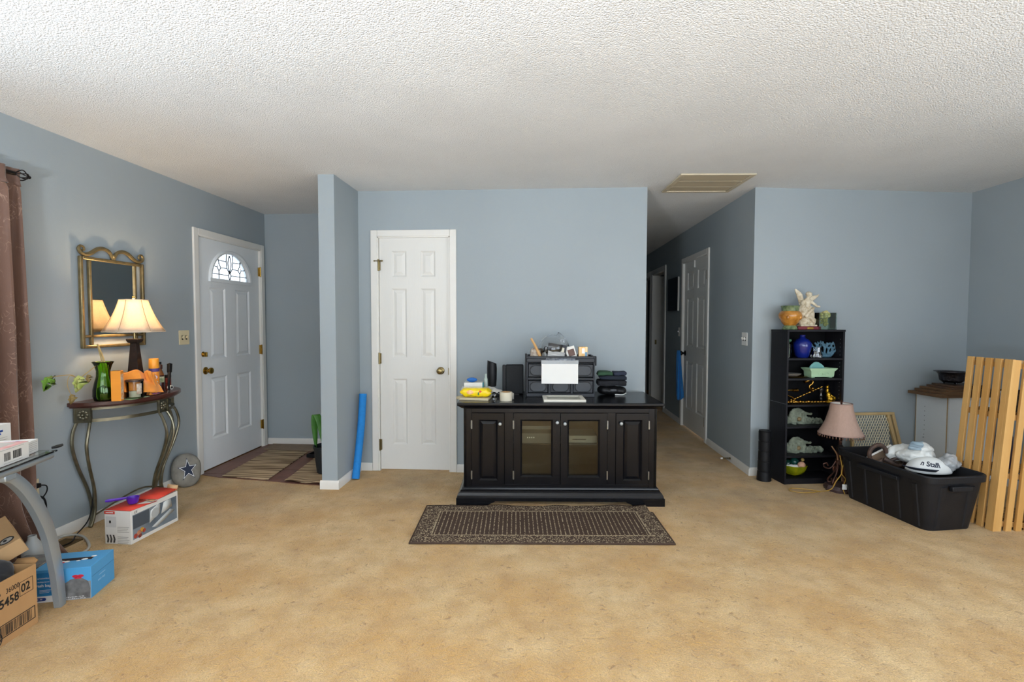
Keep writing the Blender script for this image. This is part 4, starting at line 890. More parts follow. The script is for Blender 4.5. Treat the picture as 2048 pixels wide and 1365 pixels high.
t = thing('plant_tray', 'black plastic tray on the entry floor behind the pot', 'tray', (-2.02, 4.66, .014), -6)
b = MB()
for bx in ((-.2, .2, -.13, .13, 0, .006), (-.2, .2, -.13, -.12, .006, .03), (-.2, .2, .12, .13, .006, .03), (-.2, -.19, -.12, .12, .006, .03), (.19, .2, -.12, .12, .006, .03)): b.box(*bx)
b.build('tray', black_plastic, t, bevel=.002)
t = thing('plant_pot', 'black tapered plant pot half hidden by the partition', 'pot', (-1.852, 4.13, .014))
MB().shell([(0, 0), (.07, 0), (.075, .005), (.098, .21), (.104, .212), (.104, .232), (.094, .232), (.09, .21), (.068, .012), (0, .01)], 28).build('pot', mat('black_green_pot', '#20262a', .45, var=.15), t)
MB().lathe([(0, .19), (.088, .19), (.088, .2), (0, .205)], 20).build('soil', mat('potting_soil', '#2b221b', .95, var=.4, vs=60, bump=.5, bs=90), t)
t = thing('broad_leaf_plant', 'broad green strap leaves drooping over the black pot', 'plant', (-1.852, 4.13, .214))
plm = mat('deep_green_leaf', '#33661f', .45, var=.3, vs=12, col2='#4a8030')
def strap(ang, L, wd, droop):
    d = Vector((math.cos(ang), math.sin(ang), 0)); s_ = Vector((-d.y, d.x, 0))
    def fn(u, v):
        a = v*droop; r_ = L/droop
        p = d*(.015+r_*(1-math.cos(a)))+Vector((0, 0, r_*math.sin(a))) if droop > .01 else Vector((0, 0, L*v))
        return tuple(p+s_*(u-.5)*wd*math.sin(PI*(.12+.88*v)**.8)+Vector((0, 0, abs(u-.5)*wd*.25)))
    MB().grid(fn, 6, 16).build('leaf', plm, t, solid=.0015)
for a, L, w_, dr in ((1.4, .30, .055, .7), (1.0, .34, .06, .9), (.2, .1, .04, .5), (4.9, .24, .05, .8)): strap(a, L, w_, dr)
pth = bez([(0, 0, -.01), (-.03, .0, .15), (-.065, .01, .27), (-.088, .01, .29), (-.096, .01, .20), (-.09, .01, .08), (-.087, .012, -.01)], 5); k = len(pth)
def hang(u, v):
    p = pth[min(k-1, int(round(v*(k-1))))]; w_ = .062*math.sin(PI*(.1+.9*v))**.7 if v < .99 else .001
    return (p.x+(u-.5)*w_*.75-abs(u-.5)*.012, p.y+(u-.5)*w_*.6, p.z)
MB().grid(hang, 6, k-1).build('leaf', plm, t, solid=.0015)
nood = mat('blue_foam', '#1f82cf', .8, var=.12, vs=40, bump=.25, bs=220)
t = thing('pool_noodle', 'bright blue foam pool noodle leaning in the partition corner', 'pool noodle', (-1.537, 3.985, 0))
pth = bez([(0, 0, .004), (.002, .07, .22), (.004, .135, .45), (.006, .175, .69)], 6); ra_ = .031
MB().tube(pth, ra_, 20, cap=False).build('noodle', nood, t)
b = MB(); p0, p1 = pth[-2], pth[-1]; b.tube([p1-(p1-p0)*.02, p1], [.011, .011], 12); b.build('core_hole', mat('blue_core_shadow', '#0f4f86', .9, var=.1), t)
b = MB(); q0 = Vector((0, 0, .004)); dr = (pth[1]-pth[0]).normalized()
for e, dd in ((pth[0], dr), (pth[-1], (pth[-1]-pth[-2]).normalized())):
    a_ = dd.orthogonal().normalized(); c_ = dd.cross(a_); n = 20
    b.add([e+(a_*math.cos(2*PI*k/n)+c_*math.sin(2*PI*k/n))*r for r in (.011, ra_) for k in range(n)], [(k, (k+1) % n, n+(k+1) % n, n+k) for k in range(n)])
b.build('noodle_end', nood, t)
# ================================================================ CENTRE
# ---- black sideboard
SB = thing('sideboard', 'black sideboard with two glass doors and two panel doors', 'sideboard', (.137, 3.515, 0), 2.8)
bm_ = blackm; DP = .585                                                # x right, y away from the room, z up
MB().box(-.735, .735, -.012, DP, .712, .735).build('top_board', bm_, SB, bevel=.006, seg=3)
b = MB()
pr = [(-.012, .712), (-.004, .706), (.004, .698), (.012, .694), (.02, .69)]
for i in range(len(pr)-1):
    a0, z0 = pr[i]; a1, z1 = pr[i+1]; x0 = .725-.0-(a0+.012); x1 = .725-(a1+.012)
    b.add([(-x0, a0, z0), (x0, a0, z0), (x1, a1, z1), (-x1, a1, z1), (-x0, DP, z0), (x0, DP, z0), (x1, DP, z1), (-x1, DP, z1)], [(0, 1, 2, 3), (4, 0, 3, 7), (1, 5, 6, 2)])
b.build('crown_moulding', bm_, SB)
b = MB(); F0 = .02
for bx in ((-.691, -.672), (.672, .691)): b.box(bx[0], bx[1], F0, DP-.005, .03, .712)
b.box(-.672, .672, DP-.012, DP-.005, .03, .712); b.box(-.672, .672, F0+.02, DP-.012, .11, .13); 
b.box(-.37, -.352, F0+.02, DP-.012, .13, .70); b.box(.352, .37, F0+.02, DP-.012, .13, .70)
b.build('carcass', bm_, SB, smooth=False)
for x0, x1, z0, z1 in ((-.691, -.634, .11, .69), (.634, .691, .11, .69), (-.398, -.334, .142, .66), (.338, .398, .142, .66), (-.634, .634, .66, .69), (-.634, .634, .11, .142)):
    MB().box(x0, x1, F0, F0+.022, z0, z1).build('face_frame', bm_, SB, bevel=.0015)
MB().box(-.352, .352, F0+.05, DP-.012, .40, .418).build('shelf', bm_, SB)
def cab_door(x0, x1, kx, kz, hx, glassy, swing=0):
    r = bpy.data.objects.new('door', None); COL.objects.link(r); r.parent = SB; r.location = (hx, F0+.0, 0); r.rotation_euler = (0, 0, math.radians(swing))
    a, c = x0-hx, x1-hx; z0, z1 = .144, .658; st = .05
    if glassy: px0, px1, pz0, pz1 = a+.048, c-.052, .195, .612
    else: px0, px1, pz0, pz1 = a+.05, c-.046, .172, .61
    b = MB()
    for bx in ((a, px0, z0, z1), (px1, c, z0, z1), (px0, px1, z0, pz0), (px0, px1, pz1, z1)): b.box(bx[0], bx[1], -.006, .016, bx[2], bx[3])
    fr = b.build('door_frame', bm_, r, smooth=False)
    b = MB()
    b.frustum((px0, px1, pz0, pz1, -.006), (px0+.012, px1-.012, pz0+.012, pz1-.012, .006))
    if not glassy: b.frustum((px0+.012, px1-.012, pz0+.012, pz1-.012, .006), (px0+.03, px1-.03, pz0+.032, pz1-.032, -.004)); b.build('raised_panel', bm_, r, smooth=False)
    else:
        b.v = b.v; bb = MB()
        vs = []
        for (xa, xb, za, zb, yy) in ((px0, px1, pz0, pz1, -.006), (px0+.012, px1-.012, pz0+.012, pz1-.012, .006)): vs += [(xa, yy, za), (xb, yy, za), (xb, yy, zb), (xa, yy, zb)]
        bb.add(vs, [(0, 1, 5, 4), (1, 2, 6, 5), (2, 3, 7, 6), (3, 0, 4, 7)]); bb.build('glass_stop', bm_, r, smooth=False)
        MB().box(px0, px1, .006, .0085, pz0, pz1).build('glass_pane', MATS.get('cabinet_glass') or cabglass, r, smooth=False)
    b = MB(); T = Matrix.Translation((kx-hx, -.006, kz)) @ Matrix.Rotation(PI/2, 4, 'X'); b.lathe([(.006, 0), (.006, .012), (.011, .016), (.0125, .022), (.009, .027), (0, .028)], 16, T=T); b.build('knob', mat('grey_knob', '#a7abaa', .35, .4, var=.05), r)
    return r
cabglass = bpy.data.materials.new('cabinet_glass'); cabglass.use_nodes = True; MATS['cabinet_glass'] = cabglass
N = cabglass.node_tree.nodes; Lk = cabglass.node_tree.links; N.remove(N['Principled BSDF'])
tr = N.new('ShaderNodeBsdfTransparent'); tr.inputs[0].default_value = (.85, .86, .8, 1); gl = N.new('ShaderNodeBsdfGlossy'); gl.inputs['Roughness'].default_value = .03
nz = N.new('ShaderNodeTexNoise'); nz.inputs['Scale'].default_value = 18; mr = N.new('ShaderNodeMapRange'); mr.inputs[3].default_value = .02; mr.inputs[4].default_value = .09; Lk.new(nz.outputs['Fac'], mr.inputs[0]); Lk.new(mr.outputs[0], gl.inputs['Roughness'])
ly = N.new('ShaderNodeFresnel'); ly.inputs[0].default_value = 1.6; mxs = N.new('ShaderNodeMixShader'); Lk.new(ly.outputs[0], mxs.inputs[0]); Lk.new(tr.outputs[0], mxs.inputs[1]); Lk.new(gl.outputs[0], mxs.inputs[2]); Lk.new(mxs.outputs[0], N['Material Output'].inputs[0])
cab_door(-.632, -.400, -.428, .585, -.632, False, -2.2)
cab_door(-.332, .0, -.022, .594, -.332, True)
cab_door(.004, .336, .032, .586, .336, True, .8)
cab_door(.400, .632, .432, .588, .632, False)
for x in (-.633, -.333, .337, .633):
    for z in (.21, .575):
        b = MB(); b.cyl((x, F0-.008, z-.03), (x, F0-.008, z+.03), .0045, n=8); b.box(x-.006, x+.006, F0-.006, F0, z-.028, z+.028); b.build('hinge', steel, SB)
# base moulding with bracket feet
b = MB(); pr = [(.02, .118), (.008, .118), (.006, .108), (-.002, .104), (-.002, .098), (-.012, .09), (-.022, .072), (-.024, .058), (-.03, .054), (-.03, .034), (.02, .034)]
for i in range(len(pr)-1):
    a0, z0 = pr[i]; a1, z1 = pr[i+1]; x0 = .711-a0; x1 = .711-a1
    b.add([(-x0, a0, z0), (x0, a0, z0), (x1, a1, z1), (-x1, a1, z1), (-x0, DP, z0), (x0, DP, z0), (x1, DP, z1), (-x1, DP, z1)], [(0, 1, 2, 3), (4, 0, 3, 7), (1, 5, 6, 2)])
b.build('base_moulding', bm_, SB)
for s_ in (-1, 1):
    pts = [(s_*.741, 0), (s_*.741, .036), (s_*.46, .036), (s_*.475, .026), (s_*.492, .020), (s_*.515, .006), (s_*.53, 0)]
    b = MB(); b.prism(pts, -.03, -.008, 'Y'); b.build('bracket_foot', bm_, SB, smooth=False)
    MB().box(*sorted((s_*.741, s_*.719)), -.008, .12, 0, .036).build('bracket_foot', bm_, SB); MB().box(*sorted((s_*.69, s_*.62)), DP-.09, DP-.02, 0, .036).build('rear_foot', bm_, SB)
def on_sb(x, y_, z=.7352):                                             # a point on the sideboard in room coordinates
    return SB.matrix_basis @ Vector((x, y_, z))
# devices inside
def inside(name, label, cat, x, y_, z, w, d, h, m):
    p = on_sb(x, y_, z); t = thing(name, label, cat, p, 2.8); MB().box(-w/2, w/2, 0, d, 0, h).build('casing', m, t, bevel=.003); return t
av = mat('grey_receiver', '#6c6a63', .45, .2, var=.1, vs=10)
t = inside('receiver', 'grey audio receiver on the shelf behind the left glass door', 'receiver', -.155, .1, .4181, .36, .3, .13, av)
patch('display', -.16, .1, .075, .105, 0, mat('dark_display', '#3a3934', .2, var=.1), t)
for x in (-.15, -.12, -.075, -.06, -.045, -.03, .14): MB().cyl((x, -.004, .045), (x, 0, .045), .0045, n=10).build('button', whitep, t)
MB().cyl((-.14, -.006, .085), (-.14, 0, .085), .006, n=10).build('button', whitep, t)
t = inside('disc_player', 'flat silver disc player behind the right glass door', 'player', .15, .12, .4181, .26, .22, .055, mat('silver_player', '#8b8a83', .4, .3, var=.1)); patch('slot', -.05, .05, .025, .03, 0, ink, t)

# ---- things on the sideboard (left to right)
tag(MB().prism([(-.635, 3.66), (-.60, 3.60), (-.385, 3.573), (-.375, 3.74), (-.60, 3.76)], .7352, .751).build('notepad', mat('buff_notepad', '#cdbf9d', .75, var=.08, vs=9), bevel=.002), 'buff notepad under the yellow wipes packet', 'notepad')
yel = mat('yellow_film', '#f0d017', .28, var=.1, vs=10, bump=.25, bs=25)
t = thing('wipes_packet', 'yellow wipes packet with an orange print on the notepad', 'packet', (-.485, 3.655, .752), 3)
def wp(u, v):
    a = v*2*PI; k = min(1., .22+min(u, 1-u)*7.)
    return ((u-.5)*.225+.006*math.sin(a*2), (.052*math.copysign(abs(math.cos(a))**.6, math.cos(a)))*(.7+.3*k), .034+(.033*math.copysign(abs(math.sin(a))**.6, math.sin(a)))*k+.002*math.sin(u*30+a*3))
b = MB(); b.grid(wp, 28, 20); b.build('packet', yel, t)
MB().prism(stadium(-.055, .045, -.022, .022, .01), .0655, .0705).build('reseal_flap', mat('cream_flap', '#e6dca8', .4, var=.05), t, bevel=.002)
def flatdisc(nm, x, z, rx, rz, m_):
    k = math.sqrt(max(0., 1-((z-.034)/.036)**2)); yy = -.05*k-.003
    MB().ball((x, yy, z), (rx, .002, rz), 14, 6).build(nm, m_, t)
flatdisc('print_patch', -.04, .04, .026, .016, mat('orange_patch', '#f0a24a', .4, var=.3, vs=60, col2='#f5c9a0')); flatdisc('print_patch', .035, .045, .01, .009, mat('red_patch', '#dc5a2a', .4, var=.1)); flatdisc('print_patch', .022, .03, .006, .011, mat('green_patch', '#3c7a4a', .4, var=.3))
b = MB(); b.box(-.065, -.015, -.049, -.046, .013, .018); b.build('print_line', ink, t)
t = thing('envelope_stack', 'loose stack of white envelopes behind the wipes packet', 'papers', (-.50, 3.80, .7352), 4)
rnd = random.Random(5)
for i in range(7):
    MB().box(-.11, .11, -.07, .07, 0, .009).build('envelope', mat('envelope_%d' % (i % 3), ('#dcdad3', '#c9d2d6', '#e6e2d8')[i % 3], .75, var=.06), t, loc=(rnd.uniform(-.012, .012), rnd.uniform(-.01, .01), i*.0093), rot=(0, 0, rnd.uniform(-.09, .09)))
t = thing('white_carton', 'small white carton with a teal end on the envelopes', 'box', (-.522, 3.795, .8015), 3)
MB().box(-.07, .07, -.04, .04, 0, .042).build('carton', wc, t, bevel=.0015); MB().box(.0702, .078, -.03, .03, .002, .04).build('teal_end', mat('teal_card', '#3f8f96', .5, var=.1), t, bevel=.002)
t = thing('blue_dish', 'glossy blue oval case on the small white carton', 'case', (-.535, 3.795, .844), 0)
MB().ball((0, 0, .018), (.041, .03, .018), 24, 10).build('case', mat('glossy_blue_plastic', '#1f67b8', .15, var=.05), t); MB().tube([(.039*math.cos(2*PI*k/28), .0285*math.sin(2*PI*k/28), .018) for k in range(28)], .002, 5, closed=True).build('seam', mat('deep_blue_seam', '#123f7c', .3, var=.05), t)
t = thing('lotion_bottle', 'small pale green bottle beside the white carton', 'bottle', (-.435, 3.86, .8015))
MB().lathe([(0, 0), (.014, 0), (.016, .01), (.015, .06), (.008, .075), (.0085, .1), (0, .102)], 16).build('bottle', mat('pale_green_plastic', '#bcc9bd', .4, var=.08, trans=.2), t)
t = thing('cleaning_rag', 'bunched white rag under the slanted black device', 'rag', (-.405, 3.87, .7352))
b = MB()
for c, r in (((0, .03, .03), (.055, .055, .032)), ((.045, -.02, .025), (.045, .05, .027)), ((-.03, -.02, .026), (.04, .05, .027)), ((.07, .03, .02), (.03, .035, .02))): b.ball(c, r)
b.build('rag', mat('white_cotton', '#cfccc4', .9, var=.15, vs=30, bump=.3, bs=150), t, remesh=.006, disp=.012, dscale=.03)
t = thing('wireless_modem', 'black curved modem with a slanted top', 'modem', (-.393, 3.93, .795), 8)
b = MB(); n = 20; vs = []
for z in (0, .01, .06, .14, 1):
    for k in range(n):
        a = 2*PI*k/n; x = .04*math.cos(a); y_ = .055*math.sin(a); s_ = {0: .8, .01: .86, .06: .95, .14: 1., 1: .92}[z]
        zz = z if z < 1 else .195-.33*x-.05*y_
        vs.append((x*s_-.1*min(zz, .2)*0, y_*s_, zz))
b.add(vs, [(i*n+k, i*n+(k+1) % n, (i+1)*n+(k+1) % n, (i+1)*n+k) for i in range(4) for k in range(n)]+[tuple(range(n)), tuple(range(4*n, 5*n))]); b.build('modem_body', black_plastic, t, bevel=.002)
b = MB(); b.add([(x*.8, y_*.8, z+.0012) for x, y_, z in vs[4*n:]], [tuple(range(n))]); b.build('top_grille', mat('dark_grille', '#2c2d30', .6, var=.4, vs=120), t)
t = thing('router', 'square black router standing left of the drawer unit', 'router', (-.225, 3.925, .7352), 3)
MB().box(-.055, .083, -.03, .03, .004, .236).build('router_body', mat('black_perforated_plastic', '#0d0e10', .55, var=.5, vs=160, col2='#16181a', spec=.25), t, bevel=.006)
MB().box(-.083, -.057, -.026, .05, .002, .232).build('side_fin', black_plastic, t, bevel=.004); MB().box(-.04, .05, -.035, .035, 0, .006).build('stand', black_plastic, t)
t = thing('tangled_cables', 'tangle of dark adapter cables beside the router', 'cables', (-.33, 3.80, .7352))
rnd = random.Random(11)
for i in range(4):
    pts = [(rnd.uniform(-.05, .06), rnd.uniform(-.08, .08), rnd.uniform(.005, .035)) for _ in range(6)]
    MB().tube(bez(pts, 5), .0028, 6).build('cable', black_plastic if i else mat('grey_cable', '#9a9a98', .5, var=.1), t)
t = thing('glass_stopper', 'tiny clear glass bottle beside the tape roll', 'bottle', (-.343, 3.625, .7352))
MB().lathe([(0, 0), (.012, 0), (.013, .012), (.008, .02), (.005, .026), (.011, .034), (.01, .042), (0, .046)], 16).build('bottle', glass, t)
t = thing('tape_roll', 'cream roll of tape lying on the sideboard', 'tape roll', (-.258, 3.605, .7352))
tp = mat('cream_tape', '#cfc7b2', .35, var=.05, vs=8)
MB().shell([(.036, 0), (.046, 0), (.046, .062), (.036, .062), (.036, 0)], 32).build('tape', tp, t); MB().shell([(.034, .001), (.036, .001), (.036, .0625), (.034, .0625), (.034, .001)], 32).build('core', kraft, t)
b = MB(); b.add([(.044, .012, .006), (.058, .02, .004), (.058, .02, .05), (.044, .012, .058)], [(0, 1, 2, 3)]); b.build('loose_end', mat('clear_tape', '#c9c5b8', .2, trans=.5, var=.05), t, solid=.0004)

# black drawer organiser
DU = thing('drawer_organizer', 'black plastic organiser with six rounded drawer fronts on the sideboard', 'organizer', (.148, 3.80, .7352), 1.5)
cp_ = mat('charcoal_plastic', '#303236', .42, var=.12, vs=9, spec=.35)
hw, dd_, hh = .262, .235, .312
b = MB()
for bx in ((-hw, -hw+.012, 0, dd_, 0, hh), (hw-.012, hw, 0, dd_, 0, hh), (-hw+.012, hw-.012, dd_-.01, dd_, 0, hh), (-hw+.012, hw-.012, 0, dd_-.01, 0, .028), (-hw+.012, hw-.012, 0, dd_-.01, .255, .262), (-hw+.012, hw-.012, 0, .012, .262, hh)): b.box(*bx)
b.build('shell', cp_, DU, bevel=.003)
MB().box(-hw+.002, hw-.002, -.012, .004, .265, .297).build('front_lip', cp_, DU, bevel=.006, seg=3); MB().box(-hw+.002, hw-.002, -.006, .003, .0, .026).build('plinth', cp_, DU, bevel=.003)
MB().box(-hw-.01, -hw+.003, -.003, .03, .01, hh+.02).build('corner_post', black_plastic, DU, bevel=.003); MB().box(hw-.003, hw+.012, .0, .05, .24, hh).build('corner_post', black_plastic, DU, bevel=.003)
MB().cyl((-hw+.012, -.004, .138), (hw-.012, -.004, .138), .011, n=14).build('middle_rail', cp_, DU)
for x in (-.085, .085): MB().cyl((x, -.004, .03), (x, -.004, .122), .012, n=14).build('divider', cp_, DU)
for row, (z0, z1) in enumerate(((.032, .122), (.154, .25))):
    for x in (-.172, 0, .172):
        r = MB().box(x-.074, x+.074, .0, .012, z0, z1).build('drawer', cp_, DU, bevel=.003)
        zc = (z0+z1)/2
        MB().prism([(p[0]+x, p[1]+zc) for p in stadium(-.064, .064, -.04, .04, .0395, 8)], -.006, .001, 'Y').build('drawer_rim', mat('dark_drawer_rim', '#17181a', .4, var=.1), r, bevel=.003)
        MB().prism([(p[0]+x, p[1]+zc) for p in stadium(-.059, .059, -.035, .035, .0345, 8)], -.0085, -.004, 'Y').build('drawer_front', mat('charcoal_drawer_front', '#3c3f43', .4, var=.1, vs=9, spec=.35), r, bevel=.003)
t = thing('paper_sheet', 'sheet of white paper in a plastic sleeve taped over the organiser', 'paper', (.139, 3.774, .84), 1.5)
MB().box(-.137, .141, -.0012, 0, 0, .176).build('sheet', paper, t, smooth=False)
MB().box(-.139, .143, -.0022, -.0016, .150, .178).build('sleeve', mat('clear_sleeve', '#dfe2e2', .12, trans=.6, var=.03, bump=.3, bs=30), t)
b = MB(); b.add([(-.11, -.003, .176), (.12, -.003, .176), (.12, .02, .196), (-.10, .02, .196)], [(0, 1, 2, 3)]); b.build('sleeve_flap', mat('print_sleeve', '#a9adb3', .15, trans=.2, var=.4, vs=40, col2='#5c6474'), t, solid=.0006)
# in the tray of the organiser (tray floor 0.998)
TZ = .7352+.2625
t = thing('glass_jar', 'round clear glass jar tipped on its side in the organiser tray', 'jar', (.085, 3.93, TZ+.105))
T = Matrix.Rotation(math.radians(52), 4, 'Y') @ Matrix.Rotation(math.radians(-8), 4, 'X')
po = [(0, -.105), (.04, -.1), (.075, -.083), (.1, -.05), (.108, -.01), (.103, .035), (.085, .068), (.066, .086), (.063, .092), (.063, .108), (.07, .114), (.066, .12)]
MB().shell(po+[(r-.003 if r > .003 else 0, z+(.003 if z < 0 else 0)) for r, z in po[:-1]][::-1], 32, T=T).build('jar', glass, t)
t = thing('wooden_brush', 'wooden handled brush sticking up at the left of the tray', 'brush', (-.03, 3.86, TZ+.01))
MB().tube(bez([(.035, 0, .0), (.01, 0, .06), (-.02, .0, .12), (-.05, .0, .175)], 5), [.012]*6+[.010]*5+[.0085]*5, 10, flat=.6).build('handle', mat('light_wood', '#c99a5e', .5, var=.2, vs=12, stretch=(1, 1, .2)), t)
lump('snack_bag', 'crumpled cream snack bag at the left of the tray', 'bag', (-.04, 3.90, TZ+.05), [((0, 0, 0), (.05, .04, .045)), ((.03, .01, .025), (.035, .03, .03)), ((-.02, 0, .03), (.03, .03, .03))], mat('cream_foil_bag', '#c9bfae', .4, var=.5, vs=35, col2='#8c6f5e'), disp=.02, ds=.03)
lump('clear_bag', 'crumpled clear plastic bag beside the brush in the tray', 'bag', (.035, 3.86, TZ+.05), [((0, 0, 0), (.03, .03, .045)), ((.005, 0, .04), (.022, .025, .035))], mat('grey_clear_film', '#b9b8b4', .15, trans=.5, var=.4, vs=40), disp=.02, ds=.025)
def tbox(name, label, x, y_, w, d, h, rot, m, pm=None, up=0.):
    t = thing(name, label, 'box', (x, y_, TZ+.004+up), 0, rot=tuple(math.radians(a) for a in rot)); MB().box(-w/2, w/2, 0, d, 0, h).build('carton', m, t, bevel=.001)
    if pm: patch('print', -w*.3, w*.38, h*.25, h*.78, 0, pm, t)
    return t
tbox('picture_box', 'dark box with a pale picture below the glass jar', .115, 3.835, .145, .03, .095, (-16, 9, 3), mat('dark_navy_card', '#33353d', .4, var=.3, vs=15), mat('pale_picture_print', '#d2cdbb', .5, var=.2, vs=30), .045)
tbox('lined_box', 'thin black and white striped box in front of the jar', .11, 3.818, .13, .012, .062, (-8, 8, 3), mat('striped_card', '#45464a', .5, var=.8, vs=25, col2='#c9c9c7', stretch=(.2, 1, 4)), None, .02)
tbox('brown_white_box', 'brown and white box leaning in the tray', .245, 3.86, .075, .03, .1, (-8, -16, 2), wc, mat('brown_food_print', '#6d4d40', .5, var=.4, vs=40), .02)
tbox('orange_striped_box', 'orange and white box at the right of the tray', .325, 3.85, .066, .06, .115, (0, 0, 4), mat('orange_stripe_card', '#e3a552', .5, var=.4, vs=20, col2='#f0d9a8', stretch=(4, 1, .2)), None)
t = bpy.data.objects['orange_striped_box']; patch('white_label', -.012, .010, .065, .105, 0, white_ink, t); patch('blue_print', .012, .03, .01, .075, 0, mat('blue_box_print', '#7fa9c4', .5, var=.5, vs=60), t)
# framed tile
t = thing('picture_tile', 'cream framed picture tile lying flat before the organiser', 'tile', (.165, 3.655, .7352), 2.5)
crm = mat('cream_ceramic', '#d6d2c6', .35, var=.04)
for bx in ((-.152, .152, -.115, -.09), (-.152, .152, .09, .115), (-.152, -.122, -.09, .09), (.122, .152, -.09, .09)): MB().box(*bx, 0, .018).build('frame_rail', crm, t, bevel=.004)
MB().box(-.122, .122, -.09, .09, 0, .012).build('picture', mat('grey_sketch', '#b9b7aa', .5, var=.5, vs=18, col2='#8f8f84'), t)
# folded clothes and bag
t = thing('black_bag', 'black zipped pouch bag at the bottom of the clothes pile', 'bag', (.553, 3.95, .7352), 5)
b = MB()
for c, r in (((0, 0, .035), (.11, .075, .036)), ((.06, -.02, .036), (.055, .065, .034)), ((-.06, .0, .038), (.05, .07, .036))): b.ball(c, r, 16, 10)
b.build('bag_body', mat('black_nylon', '#141416', .5, var=.3, vs=20), t, remesh=.006, disp=.006, dscale=.05)
MB().ball((.0, -.081, .045), (.028, .006, .009)).build('badge', mat('grey_badge', '#5b5c60', .4, .3, var=.1), t)
MB().tube(bez([(.02, -.05, .006), (.08, -.05, .006), (.118, -.01, .012)], 5), .004, 6).build('white_strap', whitep, t)
def fold(name, label, loc, rx, ry, h, m, seed):
    b = MB(); rnd = random.Random(seed)
    for k in range(2):
        s_ = 1-.05*k; b.add([(x*s_*rx+rnd.uniform(-.01, .01), y_*s_*ry, z_*h*.5+h*.5+rnd.uniform(-.12, .12)*h) for x in (-.92, -.3, .3, .92) for y_ in (-.9, .9) for z_ in (-.8, .8)],
            [(0, 1, 3, 2), (12, 14, 15, 13)]+[q for i in range(3) for q in ((i*4, i*4+4, i*4+5, i*4+1), (i*4+2, i*4+3, i*4+7, i*4+6), (i*4, i*4+2, i*4+6, i*4+4), (i*4+1, i*4+5, i*4+7, i*4+3))])
    return tag(b.build(name, m, bevel=h*.3, seg=4, loc=loc), label, 'clothing')
fold('knit_cap', 'dark grey knitted cap in the clothes pile', (.555, 3.95, .806), .125, .085, .05, mat('charcoal_knit', '#26262a', .95, var=.4, vs=60, bump=.5, bs=160), 1)
fold('navy_shirt', 'folded navy cloth draped over the knitted cap', (.56, 3.95, .854), .115, .08, .036, mat('navy_cotton', '#1d2430', .9, var=.2, vs=20), 2)
fold('navy_cloth', 'rolled navy cloth at the top right of the pile', (.615, 3.94, .888), .05, .06, .036, mat('slate_navy_cotton', '#2b3142', .9, var=.2, vs=20), 3)
fold('green_cloth', 'folded green cloth on top of the clothes pile', (.50, 3.95, .888), .06, .06, .036, mat('forest_green_cotton', '#37573f', .9, var=.25, vs=25), 4)

# ---- runner rug
rug_m = mat('brown_rug', '#4d3d33', .95, bump=.5, bs=300, spec=.1)
def _rug(m):
    N, Lk, b = nodes_of(m); tc = N.new('ShaderNodeTexCoord'); V = tc.outputs['Object']; sx = N.new('ShaderNodeSeparateXYZ'); Lk.new(V, sx.inputs[0])
    def M(op, a, c=None, d=None):
        x = N.new('ShaderNodeMath'); x.operation = op
        for i, q in enumerate((a, c, d)):
            if q is None: continue
            if isinstance(q, (int, float)): x.inputs[i].default_value = q
            else: Lk.new(q, x.inputs[i])
        return x.outputs[0]
    ax, ay = M('ABSOLUTE', sx.outputs[0]), M('ABSOLUTE', sx.outputs[1])
    inner = M('MULTIPLY', M('LESS_THAN', ax, .665), M('LESS_THAN', ay, .185))
    line = M('MULTIPLY', M('LESS_THAN', M('MAXIMUM', M('SUBTRACT', ax, .67), M('SUBTRACT', ay, .19)), .004), M('SUBTRACT', 1, inner))
    n = N.new('ShaderNodeTexNoise'); n.inputs['Scale'].default_value = 120; n.inputs['Detail'].default_value = 1; Lk.new(V, n.inputs['Vector'])
    mp = N.new('ShaderNodeMapping'); mp.inputs['Scale'].default_value = (1.4, 1, 1); Lk.new(V, mp.inputs[0])
    fleck = M('GREATER_THAN', n.outputs['Fac'], .575)
    st = M('LESS_THAN', M('ABSOLUTE', M('SUBTRACT', M('FRACT', M('MULTIPLY', sx.outputs[0], 36)), .5)), .12)
    n3 = N.new('ShaderNodeTexNoise'); n3.inputs['Scale'].default_value = 95; n3.inputs['Detail'].default_value = 1; Lk.new(V, n3.inputs['Vector'])
    stf = M('MULTIPLY', st, M('GREATER_THAN', n3.outputs['Fac'], .49))
    f = M('MAXIMUM', M('MAXIMUM', M('MULTIPLY', inner, stf), M('MULTIPLY', M('SUBTRACT', 1, inner), fleck)), M('MULTIPLY', line, M('GREATER_THAN', n3.outputs['Fac'], .42)))
    edge = M('MAXIMUM', M('GREATER_THAN', ax, .775), M('GREATER_THAN', ay, .288))
    f = M('MULTIPLY', f, M('SUBTRACT', 1, edge))
    mx = N.new('ShaderNodeMix'); mx.data_type = 'RGBA'; mx.inputs[6].default_value = (*srgb('#4e3f36'), 1); mx.inputs[7].default_value = (*srgb('#b09f83'), 1); Lk.new(f, mx.inputs[0]); Lk.new(mx.outputs[2], b.inputs['Base Color'])
_rug(rug_m)
def rugf(u, v):
    x = (u-.5)*1.57; y_ = (v-.5)*.595
    z = .0065+(.006*max(0, math.sin(u*24))*max(0, v-.75)*4 if .1 < u < .9 else 0)
    if u > .93 and v > .8: x -= (u-.93)*.3; z += .01*(v-.8)*5*(u-.93)/.07
    return (x, y_+.012*math.sin(u*9)*max(0, v-.5), z)
tag(MB().grid(rugf, 120, 40).build('runner_rug', rug_m, solid=.009, loc=(-.008, 3.165, 0), rot=(0, 0, math.radians(3.0))), 'dark brown flecked runner rug in front of the sideboard', 'rug')
